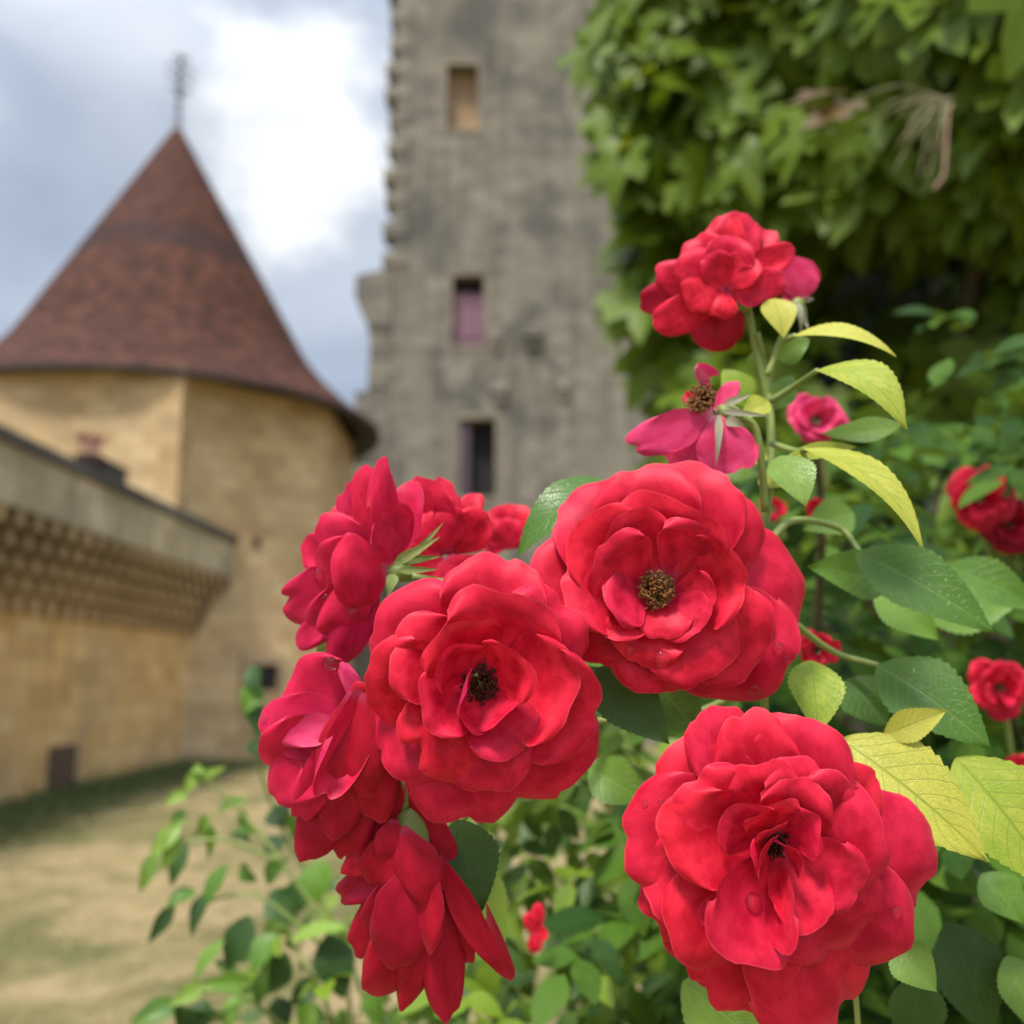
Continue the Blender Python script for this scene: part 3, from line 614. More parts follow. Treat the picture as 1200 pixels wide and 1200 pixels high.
# ---------------------------------------------------------------- rose C: lower right, the largest
C_ = Rose(909, 988, .276, 'largest red rose, full and many petalled, at the lower right beneath yellow leaves')
for spec in [
    (143, 172, 110, -40, -44, 10, .2, -.4, .02), (117, 182, 86, -38, -36, 8, .2, -.3, 0), (103, 160, 96, -34, -22, 4, .3, -.4, .03), (73, 160, 112, -32, -14, 4, .3, -.5, .02), (30, 148, 100, -34, -26, 8, .2, -.4, 0),
    (-17, 206, 160, -36, -34, 16, -.4, -.6, .05), (-72, 252, 165, -34, -20, 12, -.3, -.4, .02), (180, 184, 140, -34, -26, 12, -.1, -.5, .05), (213, 186, 112, -38, -40, 10, -.2, -.4, .02), (238, 200, 110, -36, -30, 10, -.2, -.4, .02), (-44, 205, 126, -34, -26, 10, -.2, -.4, .0),
    (254, 214, 128, -28, -4, 8, .3, -.3, .06), (203, 168, 100, -26, -4, 6, .2, -.5, 0), (229, 180, 122, -22, 14, -4, .4, -.5, .02),
    (-50, 172, 126, -24, 6, 6, -.1, -.7, .02), (2, 134, 118, -22, 14, 6, -.1, -.6, .0), (58, 108, 100, -20, 18, 4, .3, -.7, .0), (34, 122, 84, -22, 8, 4, .2, -.5, .0),
    (150, 124, 92, -20, 16, -4, .5, -.7, .03), (176, 128, 112, -18, 28, -8, .7, -.8, .02), (104, 96, 80, -18, 20, -4, .5, -.7, 0), (55, 74, 92, -12, 32, -4, .5, -.8, .0),
    (256, 152, 116, -16, 36, -16, .8, -.4, .0), (-30, 120, 92, -14, 32, -4, .5, -.8, .02), (-66, 112, 66, -10, 34, -6, .8, -.2, 0), (232, 46, 66, -8, 30, 4, .3, -.3, 0), (150, 60, 70, -8, 30, -8, .7, -.3, 0), (98, 44, 66, -6, 34, -6, .7, -.5, 0), (20, 52, 60, -6, 34, -8, .8, -.4, 0), (215, 26, 50, 0, 40, 6, .5, .3, 0), (120, 24, 44, 0, 38, 4, .6, .2, 0), (330, 30, 48, 0, 38, 4, .6, .1, 0)]:
    C_.pol(*spec, rag=.06)
C_.pet((914, 1010, 0), (918, 1122, 46), 70, -6, .8, -.2, twist=62)          # folded petal standing edge-on below the eye
C_.stamens(19, -22, 26, 100, M_stamen_dk)
C_.calyx((909, 988, -74), (909, 988, -44), 22); C_.stem([(909, 988, -70), (930, 1000, -120), (990, 1080, -200), (1010, 1250, -230)])

# ---------------------------------------------------------------- rose D: left, turned to the left
D_ = Rose(400, 850, .300, 'red rose turned to the left, at the left edge of the cluster', M_petal_pink)
ML = (-.55, .2, .8)
for (b, t, Wd, bg, cp, rl, kw) in [
    ((425, 850, -40), (448, 1010, -30), 74, 8, -.5, -.3, dict(m=M_petal_deep)), ((420, 850, -30), (402, 1018, -14), 78, 10, -.5, -.3, dict(m=M_petal_deep)), ((415, 860, -24), (352, 1016, -12), 74, 10, -.4, -.4, dict(m=M_petal_deep)),
    ((420, 840, -20), (330, 792, -22), 108, 12, .5, -.4, dict(notch=.02)), ((415, 845, -14), (298, 850, -14), 90, 8, .5, -.4, {}), ((412, 850, -6), (300, 900, -4), 84, 8, .4, -.5, {}), ((410, 855, 0), (309, 940, 2), 84, 8, .2, -.5, {}),
    ((405, 850, 6), (316, 866, 10), 44, 4, .9, -.9, dict(m=M_petal_old)), ((405, 850, 2), (348, 968, 12), 54, 8, -.2, -.4, {}), ((415, 850, -8), (385, 990, 4), 76, 12, -.5, -.3, dict(m=M_petal_deep)),
    ((426, 812, 4), (398, 958, 16), 92, 12, -.6, -.5, dict(nref=(.2, .1, 1), m=M_petal_deep, base=.4, ruff=.13)), ((420, 808, 10), (364, 930, 22), 50, 8, .7, .6, dict(nref=(.5, .1, 1), skew=-8, ruff=.12)), ((430, 812, 12), (424, 940, 20), 54, 8, -.5, -.5, dict(m=M_petal_deep, ruff=.13)), ((432, 840, 2), (445, 970, 6), 62, 12, -.7, -.2, dict(m=M_petal_deep)),
    ((430, 830, -6), (398, 776, 0), 26, 2, .8, -.3, dict(m=M_petal_old)), ((436, 836, -2), (414, 800, 4), 34, 3, .9, -.5, dict(m=M_petal_deep))]:
    D_.pet(b, t, Wd*.90, bg, cp, rl, **{**dict(um=.52, round_=.52), **kw})
D_.calyx((452, 838, -30), (424, 846, -14), 20); D_.stem([(450, 838, -28), (490, 850, -90), (560, 870, -170), (600, 860, -220)])

# ---------------------------------------------------------------- rose E: upper left, seen from behind its shoulder
E_ = Rose(446, 666, .318, 'red rose seen from the side with green sepals, upper left of the cluster', M_petal_pink)
for (b, t, Wd, bg, cp, rl, kw) in [
    ((446, 660, -30), (404, 566, -40), 62, -6, .5, -.2, {}), ((448, 655, -26), (426, 543, -22), 58, 6, -.5, -.2, dict(twist=25)), ((450, 655, -18), (454, 536, -10), 50, 6, -.6, -.3, dict(twist=50)),
    ((440, 668, -34), (346, 640, -50), 66, 6, .4, -.3, {}), ((442, 662, -24), (374, 606, -30), 62, 6, .3, -.2, {}), ((438, 676, -28), (320, 716, -40), 74, 8, .2, -.5, dict(notch=.08)),
    ((436, 684, -24), (340, 758, -34), 46, 6, .5, -.4, {}), ((440, 684, -16), (391, 780, -22), 58, 8, -.3, -.2, {}),
    ((446, 668, -10), (362, 668, -18), 92, 8, -.3, -.3, dict(base=.35)), ((452, 664, -4), (388, 680, 2), 96, 9, -.35, -.3, dict(base=.35, um=.5)),
    ((440, 672, -30), (350, 690, -44), 60, 6, .4, -.3, {}), ((444, 664, -26), (392, 588, -44), 50, 4, .4, -.2, {}), ((440, 676, -12), (372, 742, -14), 50, 5, -.3, -.3, {}), ((438, 680, -20), (352, 738, -26), 52, 5, .3, -.4, {}),
    ((454, 660, -10), (470, 588, -2), 54, 8, -.6, .4, dict(twist=30)), ((458, 660, -20), (484, 562, -36), 66, -4, .4, -.2, {}), ((455, 664, -2), (448, 600, 10), 50, 8, -.7, .3, dict(twist=40))]:
    E_.pet(b, t, Wd*.84, bg, cp, rl, **{**dict(um=.52, round_=.52), **kw})
E_.calyx((484, 676, -10), (456, 667, -8), 11, M_sepal)
for b, t, Wd, bg in [((462, 660, 4), (516, 629, 8), 13, 5), ((464, 658, 8), (517, 652, 10), 12, -3), ((466, 668, 6), (514, 667, 4), 10, 3), ((462, 672, 4), (454, 700, 12), 15, 4), ((470, 668, -8), (520, 612, -14), 10, 8)]: E_.sepal(b, t, Wd, bg)
E_.stem([(482, 676, -6), (530, 684, -30), (600, 690, -70), (690, 760, -140)], 5, 5)

# ---------------------------------------------------------------- rose F: behind E, only some petals show
F_ = Rose(520, 640, .352, 'red rose half hidden behind the upper left rose, narrow upright petals', M_petal)
for (b, t, Wd, bg, cp, rl, kw) in [
    ((520, 650, 0), (486, 560, 0), 66, 6, .4, -.3, {}), ((522, 650, 0), (519, 556, 4), 26, 4, .8, -.2, {}), ((524, 650, 4), (531, 576, 8), 24, 4, .6, -.2, {}), ((522, 648, 8), (508, 592, 14), 60, 6, -.3, -.2, {}),
    ((528, 646, 0), (576, 602, 4), 46, 6, .3, -.6, {}), ((520, 650, -6), (470, 600, -10), 70, 4, .3, -.3, {}), ((524, 650, -6), (560, 575, -20), 30, 4, .3, -.3, {}), ((520, 655, 8), (490, 680, 10), 60, 4, .3, -.3, {}), ((520, 655, 8), (545, 690, 10), 60, 4, .3, -.3, {})]:
    F_.pet(b, t, Wd, bg, cp, rl, **kw)
F_.stem([(522, 655, -10), (560, 690, -40), (640, 760, -120)], 5, 5)
Q_ = Rose(592, 612, .42, 'small blurred red rose peeping out above the serrated dark leaf')
for (b, t, Wd) in [((596, 640, 0), (582, 592, 0), 34), ((600, 640, -4), (606, 588, -6), 36), ((592, 642, 6), (572, 612, 6), 30), ((602, 642, 6), (620, 610, 2), 30), ((598, 644, 8), (594, 606, 10), 36), ((594, 640, 8), (566, 634, 6), 26)]: Q_.pet(b, t, Wd, 4, .5, -.3)

# ---------------------------------------------------------------- rose G: hanging at the bottom
G_ = Rose(492, 1010, .304, 'deep red rose hanging downwards with one long petal, at the bottom of the cluster', M_petal_deep)
for (b, t, Wd, bg, cp, rl, kw) in [
    ((470, 930, -26), (536, 1040, -24), 62, 6, -.5, -.2, {}), ((490, 1005, -14), (382, 1052, -18), 62, 8, .3, -.6, dict(notch=.05, ruff=.1)), ((495, 1020, -16), (412, 1124, -18), 62, 8, .2, -.4, {}), ((500, 1020, -14), (436, 1184, -14), 74, 8, -.2, -.4, dict(ruff=.09)),
    ((512, 1015, -10), (524, 1204, -6), 62, 10, -.6, -.2, {}), ((505, 1010, -12), (490, 1170, -14), 70, 8, -.4, -.3, {}), ((500, 1000, -4), (458, 1142, 8), 92, 16, -.6, -.3, {}), ((512, 1000, 0), (598, 1166, 4), 44, 4, .9, -.7, dict(um=.5)), ((514, 1020, -8), (548, 1140, -16), 44, 6, -.3, -.3, {}),
    ((500, 1010, -8), (470, 1190, -16), 52, 6, -.3, -.3, {}), ((498, 1010, 0), (422, 1092, 2), 52, 6, .3, -.4, {}), ((505, 1010, 6), (500, 1120, 18), 46, 8, -.7, -.2, dict(twist=25)),
    ((470, 970, 4), (508, 1062, 18), 62, 10, -.5, -.4, {}), ((476, 985, 0), (424, 1036, 8), 58, 8, -.3, -.4, {}), ((470, 985, -8), (396, 1022, -8), 40, 4, .3, -.4, dict(m=M_petal)), ((462, 960, 4), (452, 1012, 10), 40, 6, -.4, -.3, {})]:
    G_.pet(b, t, Wd*.84, bg, cp, rl, **{**dict(um=.52, round_=.52), **kw})
G_.calyx((474, 950, -18), (492, 1000, -6), 18); G_.stem([(474, 952, -18), (478, 910, -40), (520, 880, -110), (590, 865, -180)], 5, 5)

# ---------------------------------------------------------------- rose H and its bud, top right
H_ = Rose(846, 325, .375, 'red rose highest of all, against the climbing vine at the top right')
for (b, t, Wd, bg, cp, rl, kw) in [
    ((850, 335, -20), (905, 264, -20), 50, 4, .3, -.2, {}), ((850, 335, -14), (871, 245, -12), 64, 4, .4, -.3, dict(notch=.03)), ((848, 335, -10), (846, 250, -10), 52, 2, .4, -.3, {}), ((852, 335, -10), (934, 289, -10), 44, 6, .5, -.3, {}), ((852, 338, -2), (926, 328, 0), 50, 6, .3, -.5, {}),
    ((848, 335, -4), (808, 276, -6), 58, 6, .3, -.4, {}), ((846, 335, -2), (765, 318, -4), 52, 6, .3, -.4, {}), ((848, 340, -6), (746, 352, -12), 44, 6, .2, -.4, dict(m=M_petal_deep)), ((848, 340, 0), (764, 386, 0), 52, 8, -.2, -.4, {}), ((852, 340, -6), (832, 413, -6), 64, 8, -.4, -.4, dict(m=M_petal_deep)), ((850, 340, -4), (858, 408, -10), 44, 8, -.4, -.4, dict(m=M_petal_deep)),
    ((848, 338, 6), (796, 300, 16), 56, 8, -.1, -.4, {}), ((848, 338, 8), (800, 348, 20), 54, 10, -.3, -.4, {}), ((850, 338, 6), (856, 274, 18), 62, 6, .6, -.4, {}), ((850, 336, 10), (830, 296, 28), 44, 4, .5, -.5, {}), ((852, 340, 8), (900, 330, 18), 48, 8, .2, -.4, {}), ((850, 342, 10), (838, 372, 20), 52, 8, -.3, -.4, {}), ((852, 338, 10), (884, 300, 24), 48, 4, .5, -.4, {})]:
    H_.pet(b, t, Wd*.80, bg, cp, rl, **kw)
H_.calyx((878, 362, -12), (856, 342, -4), 14); H_.stem([(876, 360, -12), (884, 400, -10), (900, 470, -4), (905, 540, 0)], 4.5, 5)
I_ = Rose(936, 335, .392, 'pink rose bud just opening with pale sepals, tucked behind the topmost rose', M_petal_old, 'rose bud', None, 'rose_bud')
for b, t, Wd, bg, cp in [((938, 352, -6), (932, 302, -6), 40, 4, -.8), ((938, 352, 2), (922, 308, 2), 36, 8, -.9), ((938, 352, 2), (946, 308, 0), 36, 8, -.9), ((938, 352, 6), (936, 302, 6), 40, 8, -1.0), ((936, 352, 0), (916, 345, 0), 24, 3, -.4)]: I_.pet(b, t, Wd, bg, cp, .3)
I_.calyx((930, 372, 0), (937, 350, 2), 9)
for b, t, Wd, bg in [((936, 354, 6), (920, 372, 10), 9, 5), ((940, 354, 6), (948, 386, 8), 10, -8), ((934, 354, 8), (938, 392, 12), 9, 8), ((942, 352, 0), (954, 350, 0), 8, 2)]: I_.sepal(b, t, Wd, bg, M_sepal_pale)
I_.stem([(930, 372, 0), (918, 392, 0), (904, 430, 4), (900, 480, 4)], 3.5, 4)

# ---------------------------------------------------------------- spent rose
J_ = Rose(826, 482, .335, 'spent pink rose with few petals left round a brown ball of stamens', M_petal_old, 'rose', None, 'spent_rose')
for (b, t, Wd, bg, cp, rl, kw) in [
    ((834, 486, -6), (806, 424, 2), 27, -8, 1.0, 1.0, dict(skew=18, um=.6, nref=(.75, .1, .6))), ((836, 484, 4), (736, 524, 10), 40, 8, .4, -.5, dict(um=.5)), ((836, 486, 0), (790, 556, -4), 62, 8, -.3, -.2, {}),
    ((842, 486, 4), (858, 556, 12), 62, 12, -.7, .2, dict(um=.6)), ((838, 482, -8), (864, 446, -14), 20, 3, .6, -.3, {}), ((832, 484, -10), (800, 460, -20), 16, 4, .5, -.3, dict(m=M_petal_deep))]:
    J_.pet(b, t, Wd, bg, cp, rl, **kw)
J_.stamens(19, -6, 24, 150, M_stamen, at=(828, 474), tilt=(-.5, .5))
J_.calyx((870, 489, -6), (840, 482, -4), 12, M_sepal)
for b, t, Wd, bg in [((842, 486, 8), (838, 548, 22), 10, 8), ((846, 482, 8), (902, 488, 6), 8, 4), ((848, 474, 4), (880, 462, 0), 10, 4), ((850, 492, 6), (872, 500, 8), 14, 6)]: J_.sepal(b, t, Wd, bg, M_sepal_pale)
J_.stem([(866, 488, -4), (884, 500, -6), (892, 540, -10), (897, 600, -14)], 4.5, 5)

# ---------------------------------------------------------------- blurred roses farther back
def far_rose(cx, cy, d, rad, label, seed, n=17, m=None, face=(0, 0, 1), squash=1.0):
    r = Rose(cx, cy, d, label, m); rnd = random.Random(seed)
    for k in range(n):
        lay = k/n; th = k*137.5 + rnd.uniform(-12, 12); RR = rad*(1 - .62*lay)*rnd.uniform(.9, 1.08); a = R_(th)
        r.pet((cx + 4*math.cos(a), cy - 4*math.sin(a), -rad*.2), (cx + RR*math.cos(a), cy - RR*math.sin(a)*squash, -rad*.15 + rad*.55*lay), rad*.85*(1-.35*lay), rad*(.06 - .14*lay), .2 + .6*lay, -.5, notch=.03)
    r.stamens(rad*.17, -rad*.05, rad*.2, 30, M_stamen_dk)
    r.stem([(cx + 1, cy + 4, -rad*.3), (cx + 6, cy + rad*.6, -rad*.6), (cx + 14, cy + rad*2.0, -rad*.8)], 4, 4)
    return r
far_rose(1148, 584, .62, 46, 'blurred red rose at the right edge above the green leaves', 1); far_rose(1182, 614, .63, 40, 'blurred dark red rose touching the one at the right edge, cut by the frame', 2, m=M_petal_deep)
far_rose(956, 492, .50, 42, 'blurred pinkish red rose between the drooping yellow leaves', 3, n=12, m=M_petal_old, squash=.8)
far_rose(958, 598, .50, 18, 'small dark red rosebud below the drooping yellow leaf', 4, n=9, m=M_petal_deep); far_rose(905, 596, .55, 18, 'tiny red bloom just above the right shoulder of the wide open rose', 9, n=9)
far_rose(1172, 806, .52, 42, 'bright red rose half hidden by the leaf at the right edge', 5, n=13); far_rose(1196, 902, .50, 24, 'red rose just showing at the right edge behind the big yellow leaf', 6, n=10)
far_rose(958, 762, .40, 28, 'red rose showing behind the right side of the wide open rose', 8, n=10)
L_ = Rose(628, 1088, .50, 'small red flower remnant low among the leaves between the two big roses', cat='rose')
for b, t, Wd in [((628, 1095, 0), (632, 1058, 0), 16), ((628, 1095, 0), (618, 1070, 4), 16), ((626, 1092, 2), (626, 1118, 4), 18), ((628, 1096, 2), (642, 1092, 4), 16)]: L_.pet(b, t, Wd, 2, .5, -.3)

# ================================================================ ROSE BUSH IN FRONT
bush = thing('rose_bush', (.12, .55, 0), 'flowering rose bush in front with yellow green serrated leaves around the big red roses', 'rose bush')
def leaf(b, t, Wd, m, d0, d1=None, bulge=6, cup=.15, fold=.12, roll=0., twist=0., nref=(0, .35, 1), parent=bush, skew=0., teeth=15, um=.42, ruff=.03, name='leaf', td=.09):
    d1 = d1 or d0; k = d0/FPX
    nr = RT*nref[0] + UP*nref[1] - FWD*nref[2]
    sd = b[0]*.17 + b[1]*.31
    geo = sheet(PX(*b, d0), PX(*t, d1), Wd*k, leaf_outline(um, 1.25, teeth, td), nr, bulge*k, cup, roll, R_(twist), ruff, sd, nu=60 if teeth else 16, nv=12 if teeth else 6, skew=skew*k, fold=fold)
    return mesh_of(name, geo, m, parent)
Y_, GN, DK, LM = M_leaf_yellow, M_leaf_green, M_leaf_dark, M_leaf_lime
for a in [ # foot, tip, width, material, depth foot, depth tip, kwargs
    ((906, 350), (918, 396), 44, Y_, .372, .365, {}), ((930, 394), (1050, 418), 40, Y_, .36, .345, dict(bulge=16, nref=(0, .8, .6))), ((957, 434), (1062, 503), 84, Y_, .345, .325, dict(bulge=24, nref=(.2, .7, .7))),
    ((1056, 498), (962, 508), 34, LM, .36, .37, dict(bulge=-6)), ((942, 526), (1080, 640), 74, Y_, .33, .31, dict(bulge=22, nref=(.35, .7, .6), skew=-6)), ((915, 534), (944, 594), 58, LM, .325, .312, dict(bulge=6)), ((920, 537), (1004, 524), 22, Y_, .335, .345, dict(bulge=8)),
    ((876, 476), (846, 432), 44, Y_, .37, .375, {}), ((882, 462), (886, 410), 38, Y_, .38, .385, {}), ((900, 470), (866, 492), 30, Y_, .36, .35, {}), ((905, 480), (930, 440), 34, LM, .375, .38, {}), ((892, 520), (862, 548), 40, Y_, .36, .355, {}), ((912, 420), (950, 398), 40, LM, .38, .375, {}), ((890, 560), (930, 570), 34, Y_, .37, .36, {}),
    ((1004, 648), (1166, 742), 82, GN, .36, .335, dict(bulge=14)), ((1040, 684), (946, 664), 62, GN, .37, .36, dict(bulge=8)), ((1024, 692), (1100, 750), 60, GN, .40, .39, {}), ((1028, 780), (1162, 878), 92, GN, .35, .325, dict(bulge=14)), ((992, 796), (1040, 852), 66, GN, .37, .36, {}),
    ((950, 774), (958, 862), 68, Y_, .33, .315, dict(bulge=8)), ((984, 866), (1158, 1010), 108, Y_, .322, .300, dict(bulge=16, nref=(0, .45, 1))), ((1120, 888), (1236, 1044), 120, Y_, .328, .312, dict(bulge=14, nref=(0, .4, 1))), ((1036, 862), (1110, 832), 40, Y_, .318, .312, dict(bulge=6)), ((1040, 900), (1060, 970), 70, LM, .34, .33, {}),
    ((1046, 1108), (1098, 1162), 56, LM, .32, .31, {}), ((1110, 662), (1220, 715), 60, GN, .42, .41, {}), ((1150, 1024), (1200, 1082), 56, GN, .36, .35, {}), ((1110, 1080), (1160, 1215), 90, DK, .37, .36, {}), ((1180, 1120), (1215, 1210), 60, LM, .36, .35, {}), ((1080, 1140), (1060, 1230), 70, DK, .36, .36, {}),
    ((722, 566), (605, 655), 74, GN, .335, .325, dict(bulge=22, nref=(-.4, .6, .7))), ((702, 782), (784, 872), 74, DK, .318, .305, dict(bulge=4, nref=(.2, -.1, 1))), ((535, 960), (563, 1072), 78, DK, .318, .308, dict(bulge=6, nref=(.3, -.1, 1))), ((770, 800), (820, 862), 66, GN, .33, .325, {}), ((520, 690), (478, 688), 26, LM, .31, .305, dict(teeth=0)),
    ((690, 900), (760, 940), 60, GN, .38, .37, {}), ((800, 1150), (900, 1230), 90, LM, .34, .33, {}), ((560, 1000), (590, 1120), 44, LM, .36, .35, {}), ((1000, 600), (940, 622), 50, LM, .42, .41, {}), ((1080, 720), (1200, 700), 70, GN, .45, .44, {}), ((390, 800), (366, 860), 50, GN, .335, .33, {}), ((720, 830), (690, 780), 60, DK, .33, .33, {}), ((400, 730), (380, 800), 40, LM, .34, .335, {})]:
    leaf(*a[:6], **a[6])
def cane(pts, r0, r1, m=M_stem, parent=bush, name='cane'):
    bm = bmesh.new(); loc = parent.location
    P3 = spline([PX(*p) - loc for p in pts], 8); tube(bm, P3, r0, r1, 8)
    rnd = random.Random(len(pts)*7 + int(pts[0][0]))
    if r0 > .0018:
        for i in range(3, len(P3)-3, 4):
            a = rnd.random()*2*PI; d = (P3[i+1]-P3[i]).normalized(); e = d.orthogonal().normalized(); e = Matrix.Rotation(a, 3, d) @ e
            tube(bm, [P3[i] + e*r0*.5, P3[i] + e*(r0*1.6) - d*r0*.3, P3[i] + e*r0*3 - d*r0*1.2], r0*.55, r0*.05, 5)
    for f in bm.faces: f.smooth = True
    obj(name, bm, m, parent, uv=False)
cane([(900, 1300, .45), (905, 1000, .40), (895, 800, .37), (897, 640, .365), (905, 520, .37), (898, 440, .378), (888, 390, .376)], .0018, .0010)
cane([(900, 1300, .46), (960, 1080, .42), (1000, 900, .36), (1060, 860, .345)], 0.0016, .0010); cane([(897, 640, .355), (930, 610, .37), (985, 620, .385), (1010, 650, .37)], .0015, .001); cane([(905, 520, .362), (930, 528, .345), (945, 527, .332)], .0013, .0009)
cane([(903, 470, .366), (932, 452, .36), (958, 434, .345)], .0013, .0009); cane([(899, 440, .37), (915, 405, .37), (932, 393, .362)], .0013, .0009); cane([(895, 700, .36), (970, 760, .37), (1030, 780, .355)], .0015, .001)
cane([(895, 800, .37), (800, 840, .38), (700, 845, .375), (640, 850, .352)], .0015, .0012); cane([(640, 850, .355), (560, 860, .36), (480, 880, .345)], .0013, .0010); cane([(640, 850, .36), (650, 780, .36), (620, 720, .36)], .0018, .0012)
cane([(620, 852, .36), (560, 940, .345), (535, 965, .33)], .0012, .001)
cane([(895, 700, .36), (840, 700, .36), (790, 700, .335)], .0018, .0012)

# generic little leaf for the masses
def add_leaf(V, F, U, p, d, n, L, Wd, curl, fold, nu=5, rnd=None):
    d = d.normalized(); n = (n - d*n.dot(d)).normalized(); l = d.cross(n); b0 = len(V)
    for i in range(nu+1):
        u = i/nu; g = max(.03, math.sin(PI*min(1, u**.85))**.8)
        c = p + d*(L*u) - n*(curl*L*u*u)
        for v in (-1, -.5, 0, .5, 1): V.append(c + l*(v*g*Wd*.5) + n*(abs(v)*g*Wd*fold)); U.append((u, .5 + v*.5))
    for i in range(nu):
        for j in range(4): q = b0 + i*5 + j; F.append((q, q+1, q+6, q+5))
def compound(V, F, U, p, d, n, size, rnd):
    """a rose leaf: five leaflets on one stalk"""
    d = d.normalized(); n = (n - d*n.dot(d)).normalized(); l = d.cross(n)
    for (s, a, k) in ((1.0, 0, 1.1), (.72, 1, 1.), (.72, -1, 1.), (.34, 1, .8), (.34, -1, .8)):
        q = p + d*(size*1.5*s) - n*(size*.25*s*s)
        dd = d*(1 if a == 0 else .45) + l*a*.9 + Vector((rnd.gauss(0, .15), rnd.gauss(0, .15), rnd.gauss(0, .15) - .12))
        add_leaf(V, F, U, q, dd, n + Vector((rnd.gauss(0, .25), rnd.gauss(0, .25), 0)), size*k*rnd.uniform(.85, 1.15), size*k*.58, rnd.uniform(.05, .4), rnd.uniform(.02, .14))
def stuff_mesh(name, V, F, U, m, parent, kind=None):
    o = mesh_of(name, (V, F, U), m, parent)
    if kind: o['kind'] = kind
    return o
# ---- the shaded mass of rose leaves behind, on the right
bush2 = thing('rose_bush', (.45, 1.15, 0), 'dark leafy rose bush behind on the right, below the climbing vine, with blurred red blooms', 'rose bush')
rnd = random.Random(3); V, F, U = [], [], []
n = 0
while n < 1000:
    x = rnd.uniform(640, 1420); y = rnd.uniform(380, 1500)
    lim = 930 if y < 520 else (880 if y < 640 else (800 if y < 880 else 700))
    if x < lim: continue
    if y < 490 and (x < 1040 + rnd.random()*120 or rnd.random() < .6): continue
    d = rnd.uniform(.58, 1.25) if y < 900 else rnd.uniform(.5, 1.0)
    if x < 900 and y > 880 and rnd.random() < .45: continue
    p = PX(x, y, d); dr = Vector((rnd.gauss(-.2, .7), rnd.gauss(-.5, .5), rnd.gauss(-.1, .45)))
    compound(V, F, U, p, dr, Vector((rnd.gauss(-.15, .3), rnd.gauss(-.35, .3), 1)), rnd.uniform(.022, .036), rnd); n += 1
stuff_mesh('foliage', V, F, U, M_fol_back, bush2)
for pts in ([(1000, 1500, 1.0), (1020, 1100, .9), (1060, 800, .85), (1110, 520, .85)], [(1150, 1500, 1.0), (1160, 1000, .8), (1150, 620, .68)], [(950, 1500, .9), (930, 1000, .7), (960, 700, .6), (958, 500, .54)], [(1250, 1500, .9), (1220, 1000, .7), (1180, 820, .58)]):
    cane(pts, .004, .002, M_cane, bush2)
# ---- thin leaves with the lawn showing through, bottom middle
V, F, U = [], [], []; n = 0
while n < 300:
    x = rnd.uniform(440, 800); y = rnd.uniform(800, 1420)
    if x < 560 and y < 1120: continue
    d = rnd.uniform(.58, 1.1)
    compound(V, F, U, PX(x, y, d), Vector((rnd.gauss(0, .7), rnd.gauss(-.3, .5), rnd.gauss(-.35, .4))), Vector((rnd.gauss(-.15, .3), rnd.gauss(-.4, .3), 1)), rnd.uniform(.019, .029), rnd); n += 1
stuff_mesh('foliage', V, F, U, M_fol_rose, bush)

# ---- loose shoots at the lower left
bush3 = thing('rose_bush', (-.12, .95, 0), 'loose lime and dark green leafy shoots at the lower left against the dry lawn', 'rose bush')
def q5(x, y): return (120 + x/2.727, 860 + y/2.727)
for (a, b, Wd, m, d) in [
    ((300, 150), (400, 105), 15, LM, .62), ((290, 110), (335, 130), 14, LM, .62), ((300, 120), (250, 200), 18, LM, .62), ((270, 190), (195, 230), 18, LM, .61), ((260, 240), (215, 320), 20, LM, .61), ((250, 290), (150, 400), 26, LM, .60), ((180, 370), (118, 510), 24, LM, .60), ((235, 300), (190, 440), 26, LM, .60), ((320, 270), (335, 405), 30, LM, .62), ((330, 260), (290, 330), 22, LM, .62),
    ((270, 350), (220, 490), 26, DK, .63), ((370, 250), (470, 215), 24, GN, .64), ((440, 240), (500, 320), 22, GN, .64), ((420, 310), (470, 350), 26, GN, .65), ((400, 420), (330, 560), 32, GN, .6), ((340, 500), (285, 650), 26, DK, .6), ((300, 500), (200, 560), 26, GN, .6), ((230, 540), (145, 670), 22, DK, .6), ((440, 420), (500, 470), 26, GN, .66), ((520, 470), (600, 400), 30, GN, .66), ((580, 330), (520, 400), 28, DK, .68),
    ((470, 580), (400, 760), 44, DK, .58), ((390, 660), (290, 800), 26, GN, .57), ((540, 500), (620, 610), 48, DK, .62), ((700, 400), (690, 545), 52, GN, .62), ((640, 460), (600, 590), 40, DK, .63), ((600, 660), (790, 620), 32, LM, .56), ((720, 640), (770, 850), 58, DK, .56), ((560, 640), (480, 770), 44, GN, .57), ((590, 700), (500, 840), 46, DK, .57), ((480, 790), (310, 800), 26, GN, .55), ((330, 800), (210, 870), 24, LM, .55), ((250, 860), (85, 930), 34, GN, .55), ((260, 870), (240, 960), 44, DK, .55), ((330, 850), (300, 980), 44, DK, .56), ((430, 830), (400, 960), 26, GN, .56), ((690, 790), (600, 870), 34, DK, .58), ((680, 860), (640, 960), 44, GN, .57), ((760, 880), (790, 980), 40, LM, .58), ((860, 800), (900, 940), 40, GN, .6), ((560, 840), (580, 960), 36, DK, .58), ((480, -220), (500, -120), 26, DK, .62), ((500, -160), (450, -60), 34, GN, .62), ((470, -100), (510, 20), 34, DK, .62), ((480, 20), (520, 90), 30, DK, .64), ((540, 240), (600, 300), 40, DK, .66), ((640, 320), (580, 260), 34, GN, .66)]:
    leaf(q5(*a), q5(*b), Wd*.90, m, d*1.25, d*1.25 - .012, bulge=5, parent=bush3, teeth=9, nref=(rnd.gauss(0, .3), .6, .8), cup=.3, twist=rnd.uniform(-35, 35))
